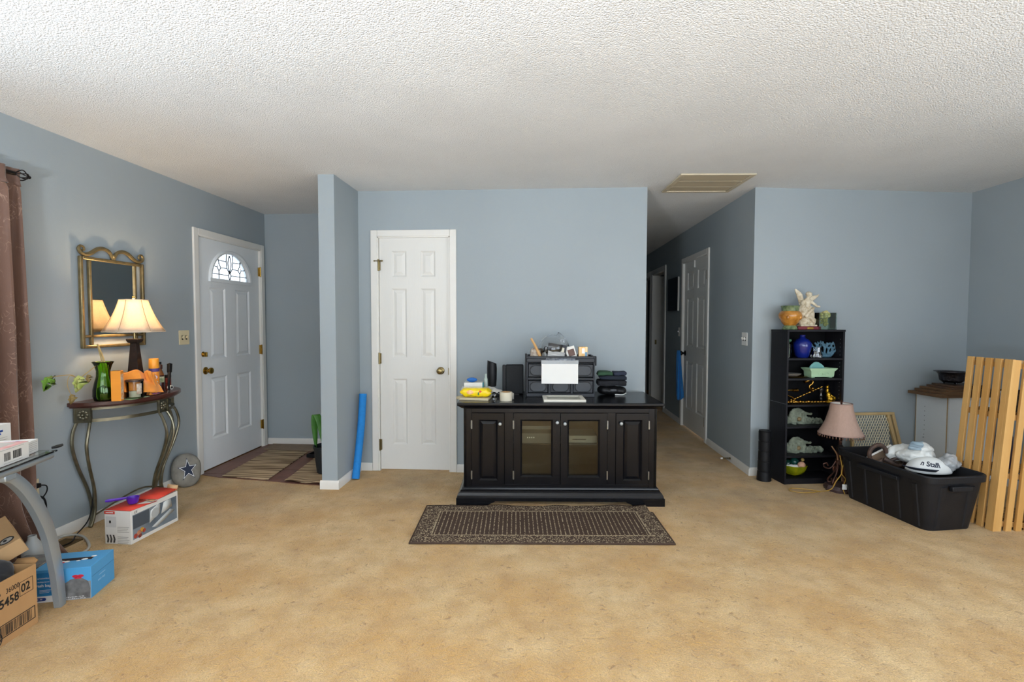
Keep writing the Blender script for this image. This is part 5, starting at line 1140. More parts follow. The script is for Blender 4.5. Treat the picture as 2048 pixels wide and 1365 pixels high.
# ================================================================ HALL
t = thing('blue_cloth', 'bright blue cloth hanging from the hall door knob', 'cloth', (XH-.065, 6.285, .925))
def bc(u, v):
    a = u*2*PI; r = .018+.030*v**.6; f = 1+.35*math.sin(a*5+v*3)
    return (-.005+r*f*math.cos(a)*.7+.02*v, r*f*math.sin(a)*1.25-.015*v, .03-.60*v*(1+.03*math.sin(a*2)))
MB().grid(bc, 40, 16).build('cloth', mat('bright_blue_cotton', '#1c78c0', .8, var=.15, vs=14, sheen=.2), t, solid=.003)
t = thing('hall_picture', 'dark landscape picture on the hall wall past the door', 'picture', (XH, 6.80, 1.675), -90)
MB().box(-.25, .25, -.022, 0, -.22, .22).build('canvas', mat('dark_blue_landscape', '#1d2733', .5, var=.6, vs=5, col2='#0e1417', stretch=(1, 1, 3)), t, bevel=.002); MB().box(.25, .255, -.02, 0, -.22, .22).build('frame_edge', white_trim, t)
t = thing('door_stop', 'spring door stop with white tip on the hall baseboard', 'door stop', (XH-.013, 4.70, .035))
b = MB(); b.tube([(-.075*q, 0, .0)if 0 else (-.072*q, .007*math.cos(q*70), .007*math.sin(q*70)) for q in [i/90 for i in range(91)]], .0016, 5); b.cyl((0, 0, 0), (-.006, 0, 0), .011, n=12); b.build('spring', abrass, t)
MB().cyl((-.07, 0, 0), (-.088, 0, 0), .0085, .0075, n=12).build('rubber_tip', whitep, t)

# ================================================================ RIGHT SIDE
t = thing('foam_roller', 'black ribbed tube standing on the carpet left of the bookcase', 'tube', (1.845, 4.175, 0))
for i in range(5):
    z0 = i*.083; r0 = .0525-.006*min(i, 3)/3+(.004 if i == 0 else 0); r1 = .0525-.006*min(i+1, 3)/3
    MB().lathe([(0, z0+.001), (r0-.003, z0+.001), (r0, z0+.004), (r1+.0005, z0+.076), (r1-.003, z0+.079), (r1-.003, z0+.084), (0, z0+.084)], 28).build('segment', black_plastic, t)
MB().shell([(.03, .41), (.044, .41), (.045, .418), (.03, .418), (.03, .41)], 24).build('rim', black_plastic, t)

# ---- bookcase
BX, BY, BR, BWd, BD, BHt = 1.957, 4.068, 7.9, .487, .215, 1.249
BK = thing('bookcase', 'narrow black bookcase filled with ornaments', 'bookcase', (BX, BY, 0), BR)
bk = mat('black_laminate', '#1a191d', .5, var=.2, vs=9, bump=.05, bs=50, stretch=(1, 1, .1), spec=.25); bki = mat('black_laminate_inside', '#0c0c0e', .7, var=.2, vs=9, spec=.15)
for x0 in (0, BWd-.016): MB().box(x0, x0+.016, 0, BD, 0, BHt-.016).build('side_panel', bk, BK, bevel=.001)
MB().box(-.002, BWd+.002, -.003, BD, BHt-.016, BHt).build('top_panel', bk, BK, bevel=.001)
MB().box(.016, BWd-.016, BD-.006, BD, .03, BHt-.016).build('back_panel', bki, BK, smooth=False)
SHZ = [.045, .230, .470, .645, .858, 1.020]
for z in SHZ[1:]: MB().box(.016, BWd-.016, .004, BD-.006, z-.016, z).build('shelf', bk, BK, bevel=.001)
MB().box(.016, BWd-.016, .002, BD-.006, 0, SHZ[0]).build('base', bk, BK, bevel=.001)
MB().box(-.0006, 0, 0, BD, .652, .6535).build('seam', mat('pale_seam', '#8d8f94', .5, var=.1), BK)
b = MB()
for z in [.66+.032*k for k in range(17)]: b.cyl((BWd-.0162, .03, z), (BWd-.0175, .03, z), .0025, n=6)
b.build('pin_holes', mat('pin_hole_metal', '#a5a5a2', .4, .6, var=.1), BK)
BM = Matrix.Translation((BX, BY, 0)) @ Matrix.Rotation(math.radians(BR), 4, 'Z')
def bkp(x, y_, z): return BM @ Vector((x, y_, z))
# top row
t = thing('ceramic_urn', 'amber and green glazed urn on top of the bookcase', 'urn', bkp(.085, .10, BHt))
am = mat('amber_glaze', '#c88a3c', .2, var=.5, vs=22, col2='#96601f', coat=.4); gg = mat('green_glaze', '#3f5538', .25, var=.5, vs=35, col2='#7c8a60', coat=.4)
MB().lathe([(0, 0), (.055, 0), (.058, .006), (.052, .022), (.045, .034), (0, .034)], 28).build('foot', gg, t)
MB().lathe([(0, .033), (.042, .034), (.062, .06), (.082, .095), (.087, .118), (.078, .14), (.062, .152), (0, .152)], 32, rip=lambda q, z: .02*math.sin(q*7+z*90)).build('belly', am, t)
MB().shell([(.06, .15), (.063, .152), (.066, .178), (.07, .192), (.066, .195), (.058, .18), (.056, .152), (.06, .15)], 28).build('collar', gg, t)
for a in (-2.2, -.9, .3): MB().ball((.08*math.cos(a), .08*math.sin(a), .1), (.014, .014, .02), 8, 6).build('fruit_relief', am, t)
# angel statue
t = thing('angel_statue', 'cream winged angel statue on a red plinth', 'statue', bkp(.225, .10, BHt), BR)
MB().box(-.098, .098, -.045, .045, 0, .026).build('plinth', mat('dark_red_plinth', '#6e1420', .35, var=.15, vs=12), t, bevel=.003)
MB().box(-.022, .03, -.0465, -.045, .005, .02).build('plaque', brass, t)
ivory = mat('ivory_resin', '#d9cfb8', .6, var=.35, vs=38, col2='#a8977a')
b = MB()
b.box(-.065, .075, -.035, .035, .026, .04)
for c, r in (((-.02, 0, .065), (.05, .034, .035)), ((.045, 0, .07), (.035, .03, .04)), ((.0, .0, .1), (.05, .03, .04)), ((.03, -.01, .12), (.03, .025, .04)), ((-.02, .0, .14), (.045, .03, .05)), ((0, 0, .185), (.032, .024, .05)), ((.004, 0, .225), (.034, .024, .034)),
             ((-.035, .0, .165), (.03, .03, .045)), ((.03, .0, .16), (.028, .026, .035))): b.ball(c, r)
b.tube([(.005, 0, .25), (.012, -.004, .27)], .012, 8); b.ball((.018, -.006, .284), (.021, .022, .025)); b.ball((.016, .004, .292), (.022, .022, .02))
b.tube([(.034, 0, .235), (.06, -.01, .205), (.075, -.02, .19), (.1, -.02, .185)], [.014, .012, .01, .008], 8); b.tube([(-.028, 0, .235), (-.05, -.012, .21), (-.03, -.03, .185)], [.014, .011, .009], 8)
b.tube([(-.03, -.03, .10), (.0, -.035, .14), (.04, -.035, .18)], [.012, .014, .01], 8); b.tube([(.0, -.02, .10), (.03, -.03, .085), (.05, -.03, .055)], [.016, .013, .01], 8)
b.tube([(-.06, .0, .19), (-.065, .01, .15), (-.05, .015, .10)], [.012, .02, .016], 8)
b.build('figure', ivory, t, remesh=.0045, disp=.007, dscale=.012)
def wing(pts, y_, nm):
    b = MB(); b.prism(pts, y_-.006, y_+.006, 'Y'); b.build(nm, ivory, t, remesh=.004, disp=.006, dscale=.014)
wing([(-.015, .19), (-.05, .205), (-.062, .245), (-.075, .28), (-.09, .315), (-.094, .335), (-.083, .334), (-.06, .32), (-.035, .30), (-.022, .275), (-.012, .24)], .02, 'wing')
wing([(.02, .235), (.035, .262), (.06, .278), (.095, .283), (.12, .292), (.108, .27), (.085, .25), (.06, .23), (.035, .215)], .02, 'wing')
# glass cube with flower on top
def glass_box(name, label, p, w, d, h, gm):
    t = thing(name, label, 'candle holder', p, BR); b = MB(); th = .005
    for bx in ((-w, w, -d, -d+th, 0, h), (-w, w, d-th, d, 0, h), (-w, -w+th, -d+th, d-th, 0, h), (w-th, w, -d+th, d-th, 0, h), (-w+th, w-th, -d+th, d-th, 0, th*2)): b.box(*bx)
    b.build('glass', gm, t, smooth=False); return t
gtint = thin_glass('green_tint_glass', (.90, .96, .91))
t = glass_box('glass_holder', 'square green glass holder at the right of the bookcase top', bkp(.375, .10, BHt), .075, .05, .138, gtint)
def blossom(name, label, p, r, m, n=3):
    b = MB(); rnd = random.Random(int(p[0]*1000))
    for k in range(26):
        a = rnd.uniform(0, 2*PI); e = rnd.uniform(-.6, 1.2); b.ball((r*.6*math.cos(a)*math.cos(e), r*.6*math.sin(a)*math.cos(e), r*.7*math.sin(e)), (r*.36, r*.36, r*.3), 8, 5)
    t = thing(name, label, 'flower', p); b.build('petals', m, t); return t
cf = mat('cream_yellow_petals', '#ddd2a0', .8, var=.3, vs=60, col2='#c2b468')
t = blossom('silk_flower', 'cream silk hydrangea in the bookcase top glass', bkp(.385, .10, BHt+.118), .042, cf); MB().tube([(0, 0, -.02), (.004, 0, -.1)], .003, 6).build('stem', plm, t)
b = MB(); rnd = random.Random(2)
for k in range(14): b.ball((rnd.uniform(-.026, .02), rnd.uniform(-.02, .02), rnd.uniform(-.08, -.02)), (.013, .013, .012), 8, 5)
b.build('lower_petals', mat('olive_yellow_petals', '#b9ae62', .8, var=.4, vs=60, col2='#7d7a42'), t)
# shelf 1
z = SHZ[5]
t = thing('glass_cylinder', 'clear glass tumbler with flowers at the left of the upper shelf', 'glass', bkp(.055, .09, z))
MB().shell([(0, 0), (.036, 0), (.037, .11), (.034, .11), (.033, .008), (0, .008)], 24).build('glass', thin_glass('smoke_green_glass', (.9, .95, .92)), t)
t = blossom('silk_flower', 'upper cream silk flower poking from the tumbler', bkp(.045, .085, z+.125), .022, cf); MB().tube([(0, 0, -.015), (.004, 0, -.11)], .002, 5).build('stem', plm, t)
t = blossom('silk_flower', 'lower cream silk flower inside the tumbler', bkp(.048, .085, z+.065), .02, mat('pale_olive_petals', '#c9c48f', .8, var=.3, vs=60)); MB().tube([(0, 0, -.015), (.0, 0, -.05)], .002, 5).build('stem', plm, t)
t = thing('silk_leaf', 'dark green silk leaves beside the tumbler flowers', 'leaf', bkp(.078, .095, z+.11)); MB().ball((0, 0, .03), (.022, .012, .014), 10, 6).build('leaf', mat('dark_green_silk', '#3c6650', .6, var=.3, vs=40), t); MB().ball((-.004, -.006, -.06), (.02, .012, .024), 10, 6).build('leaf', MATS['dark_green_silk'], t); MB().tube([(0, 0, .03), (0, 0, -.1)], .002, 5).build('stem', plm, t)
t = thing('blue_vase', 'cobalt blue glass vase on the upper shelf', 'vase', bkp(.195, .10, z))
MB().shell([(0, 0), (.042, 0), (.05, .01), (.062, .055), (.07, .095), (.068, .12), (.05, .145), (.026, .16), (.02, .172), (.024, .186), (.02, .186), (.017, .172), (.022, .16), (.06, .12), (.046, .012), (0, .008)], 32).build('vase_body', mat('cobalt_glass', '#1b2d8f', .05, trans=.35, var=.1, coat=.5), t)
t = thing('crystal_glass', 'small cut crystal votive glass on the upper shelf', 'glass', bkp(.302, .075, z))
MB().shell([(0, 0), (.04, 0), (.042, .02), (.036, .05), (.034, .085), (.031, .085), (.032, .05), (.034, .02), (0, .012)], 24, rip=lambda q, z_: .05*math.sin(q*12+z_*60)).build('glass', thin_glass('crystal_glass', (.85, .87, .88), 1.7), t, ang=20)
t = thing('coral_ornament', 'blue branching coral ornament on the upper shelf', 'ornament', bkp(.395, .10, z))
cor = mat('slate_blue_coral', '#4f7488', .7, var=.3, vs=50, bump=.3, bs=120); b = MB(); rnd = random.Random(8)
b.ball((.0, 0, .015), (.055, .03, .018)); 
def branch(p, d, L, r, lv):
    q = p+d*L; b.tube([p, p+d*L*.5+Vector((rnd.uniform(-.004, .004), 0, .002)), q], [r, r*.9, r*.85], 7); b.ball(q, r*1.05, 8, 6)
    if lv: 
        for s_ in (-1, 1): branch(q, (d+Vector((s_*rnd.uniform(.4, .8), rnd.uniform(-.3, .3), rnd.uniform(-.1, .25)))).normalized(), L*rnd.uniform(.6, .8), r*.85, lv-1)
for x, dx in ((-.045, -.6), (-.025, -.3), (-.005, -.08), (.018, .15), (.035, .45), (.05, .8)): branch(Vector((x, 0, .02)), Vector((dx, rnd.uniform(-.15, .15), 1)).normalized(), .05, .0105, 2)
b.build('coral', cor, t, remesh=.003)
# shelf 2
z = SHZ[4]
t = thing('gold_plate', 'flat gold edged plate on the second shelf', 'plate', bkp(.125, .10, z)); MB().lathe([(0, .002), (.07, .002), (.1, .009), (.102, .011), (.07, .006), (0, .005)], 32, sx=1.05, sy=.9).build('plate', mat('gold_edge_plate', '#a8813f', .25, .8, var=.2), t)
t = thing('silver_dish', 'oval silver dish lying on the gold plate', 'dish', bkp(.10, .10, z+.0115)); MB().lathe([(0, .0), (.05, .0), (.075, .012), (.082, .02), (.08, .021), (.07, .014), (0, .006)], 32, sy=.8).build('dish', mat('polished_silver', '#c9c7c2', .35, .7, var=.1), t)
t = thing('mint_planter', 'mint green rectangular ceramic planter on the second shelf', 'planter', bkp(.335, .085, z), BR)
mint = mat('mint_glaze', '#a9c9a4', .3, var=.08, vs=9, coat=.3)
lv = [(0, .095, .044), (.012, .098, .046), (.045, .1, .048), (.066, .118, .058), (.072, .119, .059)]
b = MB(); vs = [(sx_*a, sy_*d_, zz+.006) for zz, a, d_ in lv for sx_, sy_ in ((-1, -1), (1, -1), (1, 1), (-1, 1))]; k = len(lv)
inn = [(sx_*a, sy_*d_, zz) for zz, a, d_ in ((.078, .112, .052), (.02, .09, .04)) for sx_, sy_ in ((-1, -1), (1, -1), (1, 1), (-1, 1))]
b.add(vs+inn, [(0, 3, 2, 1)]+[(i*4+j, i*4+(j+1) % 4, i*4+4+(j+1) % 4, i*4+4+j) for i in range(k) for j in range(4)]+[(k*4+4, k*4+5, k*4+6, k*4+7)])
b.build('planter', mint, t, bevel=.002)
for x in (-.075, .075): MB().box(x-.014, x+.014, -.035, .035, 0, .007).build('foot', mint, t)
b = MB(); b.tube(bez([(-.04, -.048, .03), (-.015, -.05, .045), (.005, -.05, .03), (.03, -.05, .045), (.045, -.05, .035)], 5), .003, 6); b.tube(bez([(-.01, -.049, .022), (.01, -.05, .03), (.025, -.049, .022)], 5), .0025, 6); b.build('relief', mint, t)
t = thing('aqua_plate', 'aqua scalloped plate standing inside the mint planter', 'plate', bkp(.335, .10, z+.022), 0, rot=(math.radians(-12), 0, math.radians(BR)))
b = MB(); pts = [(.062*math.cos(a)*(1+.05*math.cos(4*a)), .052+.05*math.sin(a)*(1+.05*math.cos(4*a))) for a in [2*PI*i/40 for i in range(40)]]; b.prism(pts, -.004, .004, 'Y'); b.build('plate', mat('aqua_glaze', '#8cc7bd', .3, var=.08, coat=.3), t, bevel=.003)
b = MB(); pts = [(.045*math.cos(a), .052+.034*math.sin(a)) for a in [2*PI*i/32 for i in range(32)]]; b.prism(pts, -.0055, -.0035, 'Y'); b.build('plate_well', mat('deep_aqua_glaze', '#7ab8b0', .3, var=.1), t)
# shelf 3: brass sconces and gold figure
z = SHZ[3]; br = mat('ornate_brass', '#b58a3e', .25, 1., var=.4, vs=60, col2='#7c5a26')
def sconce(name, label, p, pts, r, sock, dirv, twist=True):
    t = thing(name, label, 'sconce', p, BR); pth = bez(pts, 8)
    MB().tube(pth, [r*(1+.25*math.sin(i*1.9)) for i in range(len(pth))], 8).build('arm', br, t)
    return t
t = thing('brass_bar', 'twisted brass bar lying along the third shelf', 'bar', bkp(.03, .06, z), BR)
pth = [(.02+.33*q, 0, .012) for q in [i/50 for i in range(51)]]; MB().tube(pth, [.009+.0035*math.sin(i*1.6) for i in range(51)], 8).build('bar', br, t)
for x in (.05, .09, .13, .2): MB().ball((x, -.004, .016), (.014, .012, .014), 8, 6).build('leaf_boss', br, t)
t = thing('brass_sconce', 'brass sconce with S shaped arm at the left of the third shelf', 'sconce', bkp(.075, .08, z), BR)
pth = bez([(.05, 0, .012), (.045, 0, .035), (.03, 0, .05), (.0, 0, .062), (-.022, 0, .08), (-.02, 0, .10), (.0, 0, .108), (.03, 0, .108)], 6); MB().tube(pth, .006, 8).build('arm', br, t)
MB().tube([(.03, 0, .108), (.034, 0, .108), (.04, 0, .108), (.06, 0, .108), (.062, 0, .108), (.075, 0, .108)], [.008, .013, .011, .011, .015, .014], 12).build('candle_cup', br, t)
b = MB(); b.ball((.045, 0, .018), (.018, .015, .018)); b.ball((.02, 0, .026), (.012, .012, .014)); b.ball((-.01, 0, .014), (.025, .016, .014)); b.build('base_boss', br, t)
t = thing('brass_sconce', 'brass sconce propped diagonally in the middle of the third shelf', 'sconce', bkp(.10, .11, z), BR)
pth = [(.02+.275*q, 0, .02+.115*q) for q in [i/40 for i in range(41)]]; MB().tube(pth, [.006+.0028*math.sin(i*1.7) for i in range(41)], 8).build('back_bar', br, t)
pth = bez([(.195, -.005, .095), (.17, -.01, .115), (.165, -.01, .14), (.185, -.01, .155), (.195, -.01, .175), (.18, -.01, .188), (.155, -.01, .185)], 6); MB().tube(pth, .0065, 8).build('arm', br, t)
MB().tube([(.16, -.01, .185), (.152, -.01, .183), (.145, -.01, .182), (.12, -.01, .176)], [.007, .016, .013, .016], 12).build('candle_cup', br, t); MB().ball((.197, -.004, .118), .014).build('leaf_boss', br, t)
t = thing('gold_figurine', 'seated gold figurine at the right of the third shelf', 'figurine', bkp(.42, .07, z), BR)
b = MB()
for c, r in (((0, 0, .012), (.04, .03, .012)), ((.005, -.005, .035), (.03, .024, .026)), ((-.008, 0, .065), (.019, .017, .028)), ((-.02, 0, .1), (.012, .012, .024)), ((-.022, -.002, .132), (.012, .012, .015)), ((.03, -.01, .04), (.018, .015, .02)), ((-.016, 0, .145), (.008, .008, .008))): b.ball(c, r)
b.tube([(-.01, 0, .09), (.015, -.012, .06), (.03, -.015, .05)], .006, 6); b.build('figure', mat('gilt', '#c79a2e', .3, .9, var=.3, vs=50), t, remesh=.0035, disp=.004, dscale=.01)
t = thing('dark_candlestick', 'dark slim candlestick beside the gold figurine', 'candlestick', bkp(.375, .11, z)); MB().lathe([(0, 0), (.022, 0), (.022, .006), (.009, .012), (.013, .03), (.008, .04), (.014, .055), (.008, .07), (.01, .09), (.016, .1), (.016, .115), (0, .115)], 18).build('candlestick', mat('dark_silver', '#6d6a68', .3, .9, var=.3), t)
# shelves 4, 5: shell sconces
shm = mat('verdigris_plaster', '#8c9481', .8, var=.5, vs=26, col2='#666d5e', bump=.3, bs=80)
def shellwork(label, p):
    t = thing('shell_ornament', label, 'ornament', p, BR); b = MB(); rnd = random.Random(int(p[2]*100))
    for k in range(34):
        u = k/33; x = -.12+.27*u; hgt = (.07+.045*math.exp(-((u-.25)/.2)**2))*(1-.3*u); b.ball((x, rnd.uniform(-.01, .02), hgt*rnd.uniform(.3, .6)), (.02, .018, hgt*.5), 8, 6)
    b.tube(bez([(-.115, .0, .05), (-.12, .0, .085), (-.09, .0, .118), (-.045, .0, .122), (-.01, .0, .10), (.03, 0, .085), (.07, 0, .082)], 6), .011, 8); b.tube(bez([(-.1, .01, .05), (-.09, .012, .09), (-.04, .012, .1), (0, .012, .08)], 5), .014, 8)
    b.ball((-.07, .006, .06), (.052, .02, .055), 12, 8); b.ball((-.02, .006, .055), (.05, .02, .045), 12, 8)
    b.build('shell_relief', shm, t, remesh=.005, disp=.012, dscale=.014)
    b = MB()
    for k in range(3): b.tube([(.02+.04*k+.016*(1-q*.7)*math.cos(q*9), -.028, .035+.016*(1-q*.7)*math.sin(q*9)) for q in [i/14 for i in range(15)]], .004, 6)
    b.build('spiral_relief', shm, t)
    MB().ball((-.055, -.022, .045), (.018, .014, .018)).build('shell_boss', mat('tan_shell', '#8a7752', .5, var=.4, vs=40), t)
shellwork('grey green shell plaque on the fourth shelf of the bookcase', bkp(.225, .10, SHZ[2])); shellwork('grey green shell plaque on the fifth shelf of the bookcase', bkp(.225, .10, SHZ[1]))
# bottom: bowl of ornaments
z = SHZ[0]
t = thing('yellow_bowl', 'olive yellow glass bowl on the bottom of the bookcase', 'bowl', bkp(.14, .10, z))
po = [(0, 0), (.035, .002), (.07, .022), (.095, .055), (.105, .09)]
MB().shell(po+[(r-.004 if r > .01 else 0, zz+.004) for r, zz in po][::-1], 36, rip=lambda q, zz: .015*math.sin(q*9+zz*60)).build('bowl', mat('olive_glass', '#a3a112', .12, trans=.25, var=.45, vs=20, col2='#6f7a0c'), t)
for i, (x, y_, zz, r, c_, rg) in enumerate(((-.045, 0, .095, .036, '#14382f', .1), (.02, .02, .105, .036, '#1d4c44', .1), (.045, -.045, .095, .03, '#cf9f84', .7), (-.075, -.02, .125, .012, '#c4a35a', .3), (.075, .0, .128, .014, '#c4a35a', .3))):
    o = MB().ball((0, 0, 0), r, 20, 12).build('ornament_ball', mat('bauble_'+c_[1:], c_, rg, var=.25, vs=18), loc=tuple(bkp(.14, .10, z)+Vector((x, y_, zz)))); tag(o, ('dark green bauble at the left of the yellow bowl', 'teal bauble at the back of the yellow bowl', 'peach ball in the front of the yellow bowl', 'small gold bauble at the left rim of the bowl', 'small gold bauble at the right rim of the bowl')[i], 'bauble')
lump('tissue_paper', 'white tissue paper tucked in the yellow bowl', 'paper', tuple(bkp(.14, .07, z+.075)), [((0, 0, 0), (.05, .03, .02)), ((-.045, .01, .012), (.03, .03, .015)), ((.04, .01, .0), (.035, .03, .02))], paper, rm=.006, disp=.015, ds=.02)

# ---- table lamp on the floor
t = thing('table_lamp', 'unlit lamp with dusty pink bell shade and beaded fringe', 'lamp', (2.325, 3.965, 0))
pink = mat('dusty_pink_linen', '#ad9081', .8, var=.1, vs=60, bump=.2, bs=250, stretch=(1, 1, .4)); cop = mat('aged_copper', '#6d4638', .4, .7, var=.4, vs=25, col2='#40302a'); rock = mat('purple_brown_resin', '#4f3c3a', .5, var=.4, vs=25, bump=.4, bs=50)
b = MB(); b.lathe([(0, 0), (.1, 0), (.105, .02), (.09, .045), (.05, .05), (0, .05)], 28, rip=lambda q, z_: .05*math.sin(q*8)); b.build('lamp_base', rock, t, disp=.01, dscale=.03)
for a in (.4, 1.4, 2.5, 3.6, 4.6, 5.6):
    c_, s_ = math.cos(a), math.sin(a)
    MB().tube(bez([(c_*.02, s_*.02, .30), (c_*.018, s_*.018, .22), (c_*.035, s_*.035, .14), (c_*.075, s_*.075, .075), (c_*.07, s_*.07, .052), (c_*.05, s_*.05, .06), (c_*.052, s_*.052, .085)], 6), .0065, 8).build('scroll_leg', cop, t)
for a in (2.9, 3.8):
    c_, s_ = math.cos(a), math.sin(a); MB().tube(bez([(c_*.02, s_*.02, .24), (c_*.06, s_*.06, .17), (c_*.1, s_*.1, .17), (c_*.11, s_*.11, .195), (c_*.09, s_*.09, .205), (c_*.08, s_*.08, .185)], 6), .0055, 8).build('scroll', cop, t)
MB().lathe([(.024, .2), (.03, .205), (.03, .245), (.024, .25)], 18).build('binding', cop, t); MB().lathe([(0, .25), (.014, .25), (.02, .29), (.026, .34), (.012, .36), (0, .36)], 14).build('stem_knuckle', mat('dark_bronze_stem', '#2a2220', .45, .5, var=.3), t)
MB().tube([(.004*math.sin(q*40), .004*math.cos(q*40), .35+.13*q) for q in [i/30 for i in range(31)]], .009, 8).build('twisted_stem', cop, t)
prof = [(.153, .0), (.148, .012), (.126, .05), (.108, .09), (.095, .135), (.083, .18), (.075, .225), (.073, .235)]
sh = MB().shell([(r, .445+z_) for r, z_ in prof], 48, rip=lambda q, z_: .012*math.cos(q*6)).build('lamp_shade', pink, t, solid=.002)
MB().shell([(.0705, .678), (.0715, .66), (.08, .628)], 32).build('shade_lining', mat('white_lining', '#e4dfd6', .8, var=.05), sh)
for z_, r in ((.68, .074), (.446, .153)): MB().tube([(r*math.cos(2*PI*k/48), r*math.sin(2*PI*k/48), z_) for k in range(48)], .0028, 6, closed=True).build('shade_trim', mat('pink_trim', '#a07f76', .8, var=.1), sh)
bead = mat('amber_brown_bead', '#7a5440', .2, var=.3, vs=60, trans=.2)
bme = None
for k in range(44):
    a = 2*PI*k/44
    if bme is None: o = MB().lathe([(0, 0), (.0025, .004), (.0045, .009), (.003, .016), (.001, .024), (0, .024)], 8).build('bead', bead, sh); bme = o
    else: o = bme.copy(); COL.objects.link(o); o.parent = sh
    o.location = (.151*math.cos(a), .151*math.sin(a), .422-.004*(k % 2))
b = MB()
for a in (0, 2.1, 4.2): b.tube([(0, 0, .672), (.072*math.cos(a), .072*math.sin(a), .668)], .002, 5)
b.build('spider', abrass, t); MB().lathe([(.004, .67), (.009, .685), (.005, .693), (.008, .702), (0, .71)], 10).build('finial', mat('dark_copper', '#5a3a2c', .35, .8, var=.2), t); MB().cyl((0, 0, .47), (0, 0, .672), .005, n=8).build('harp_rod', abrass, t)
gc = mat('gold_cord', '#b08a3e', .4, var=.15); 
MB().tube(bez([(-.06, -.10, .3), (-.045, -.105, .22), (-.05, -.108, .16), (-.09, -.11, .1), (-.115, -.1, .04), (-.16, -.06, .008), (-.26, -.02, .007), (-.36, -.0, .007), (-.40, -.06, .007), (-.32, -.10, .007), (-.18, -.07, .007)], 8), .004, 6).build('power_cord', gc, t)
MB().tube(bez([(-.02, -.1, .26), (-.05, -.11, .17), (-.02, -.11, .12), (-.04, -.115, .06), (-.03, -.125, .01)], 6), .0035, 6).build('power_cord', gc, t); MB().tube(bez([(-.1, -.06, .36), (-.06, -.06, .30), (-.045, -.05, .25)], 5), .005, 6).build('wrapped_strap', mat('tan_strap', '#8f6a4a', .7, var=.1), t)
MB().box(-.052, -.018, -.128, -.126, .045, .085).build('price_tag', paper, t)

# ---- expandable gate
t = thing('lattice_gate', 'tan wooden gate with diamond mesh leaning behind the lamp', 'gate', (2.64, 4.33, 0), 0, rot=(math.radians(-5), math.radians(0), math.radians(RWA*57.3)))
pine = mat('pale_pine', '#c9ab78', .6, var=.2, vs=8, stretch=(1, 1, .25)); mesh_m = mat('cream_mesh_plastic', '#dcd4b8', .6, var=.08)
MB().box(-.02, .405, -.012, .012, .515, .537, Matrix.Rotation(-.06*0, 4, 'Y')).build('rail', pine, t, bevel=.002); MB().box(-.02, .49, -.012, .012, .10, .122).build('rail', pine, t, bevel=.002)
for x0, x1 in ((.335, .43), (.378, .468)):
    b = MB(); b.add([(x0, -.014, .515), (x0+.026, -.014, .515), (x1+.026, -.014, .10), (x1, -.014, .10), (x0, .006, .515), (x0+.026, .006, .515), (x1+.026, .006, .10), (x1, .006, .10)], [(0, 1, 2, 3), (7, 6, 5, 4), (0, 4, 5, 1), (1, 5, 6, 2), (2, 6, 7, 3), (3, 7, 4, 0)]); b.build('stile', pine, t, bevel=.002)
b = MB(); b.box(.0, .024, -.014, .006, .11, .515); b.build('stile', pine, t, bevel=.002)
def strip(x0, z0, x1, z1):
    MB().tube([(x0, 0, z0), (x1, 0, z1)], .0031, 5).build('mesh_strand', mesh_m, t)
zA, zB = .125, .512
for i in range(-14, 24):
    for s_ in (1, -1):
        xa = i*.023; xb = xa+s_*.19
        # clip to the frame
        def clip(xa, xb):
            t0, t1 = 0., 1.
            def xr(tt): return xa+(xb-xa)*tt
            lo, hi_ = .02, .36
            for e in (lo, hi_):
                pass
            a_ = (lo-xa)/(xb-xa); b__ = (hi_-xa)/(xb-xa); t0 = max(t0, min(a_, b__)); t1 = min(t1, max(a_, b__))
            return (t0, t1) if t1-t0 > .03 else None
        c_ = clip(xa, xb)
        if c_: strip(xa+(xb-xa)*c_[0], zA+(zB-zA)*c_[0], xa+(xb-xa)*c_[1], zA+(zB-zA)*c_[1])

# ---- black storage tote
TT = thing('storage_tote', 'large black plastic storage tote filled with odds and ends', 'tote', (2.365, 3.545, 0), -11+90+.0)
tm = mat('black_tote_plastic', '#1c1c1f', .5, var=.15, vs=12, bump=.06, bs=120, spec=.35)
# local x = long direction (toward the back wall when rotated)
TT.location = (2.515, 3.545, 0); TT.rotation_euler = (0, 0, math.radians(101))
LA, WA, HA = .315, .165, .352
def rrect(a, c, r, n=5): return stadium(-a, a, -c, c, r, n)
lv = [(0, LA-.0, WA-.0, .05), (.01, LA+.004, WA+.004, .055), (.315, LA+.045, WA+.04, .06), (.317, LA+.062, WA+.055, .07), (HA, LA+.064, WA+.057, .07)]
inn = [(HA, LA+.048, WA+.042, .06), (.29, LA+.038, WA+.032, .055), (.012, LA-.004, WA-.004, .05)]
b = MB(); rings = [[(x, y_, z_) for x, y_ in rrect(a, c, r)] for z_, a, c, r in lv+inn]; n = len(rings[0])
b.add([p for rg in rings for p in rg], [(i*n+j, i*n+(j+1) % n, (i+1)*n+(j+1) % n, (i+1)*n+j) for i in range(len(rings)-1) for j in range(n)]+[tuple(range(n))[::-1], tuple(range((len(rings)-1)*n, len(rings)*n))])
b.build('tub', tm, TT, ang=40)
MB().tube([(x, y_, HA) for x, y_ in rrect(LA+.056, WA+.05, .065)], .009, 8, closed=True).build('rim', tm, TT)
for x in (-.26, -.13, 0, .13, .26):
    for s_ in (-1, 1): 
        b = MB(); f0, f1 = WA+.004, WA+.036
        b.add([(x-.018, s_*f0, .015), (x+.018, s_*f0, .015), (x+.018, s_*f1, .29), (x-.018, s_*f1, .29), (x-.012, s_*(f0+.007), .018), (x+.012, s_*(f0+.007), .018), (x+.012, s_*(f1+.007), .288), (x-.012, s_*(f1+.007), .288)], [(4, 5, 6, 7), (0, 1, 5, 4), (1, 2, 6, 5), (2, 3, 7, 6), (3, 0, 4, 7)]); b.build('rib', tm, TT)
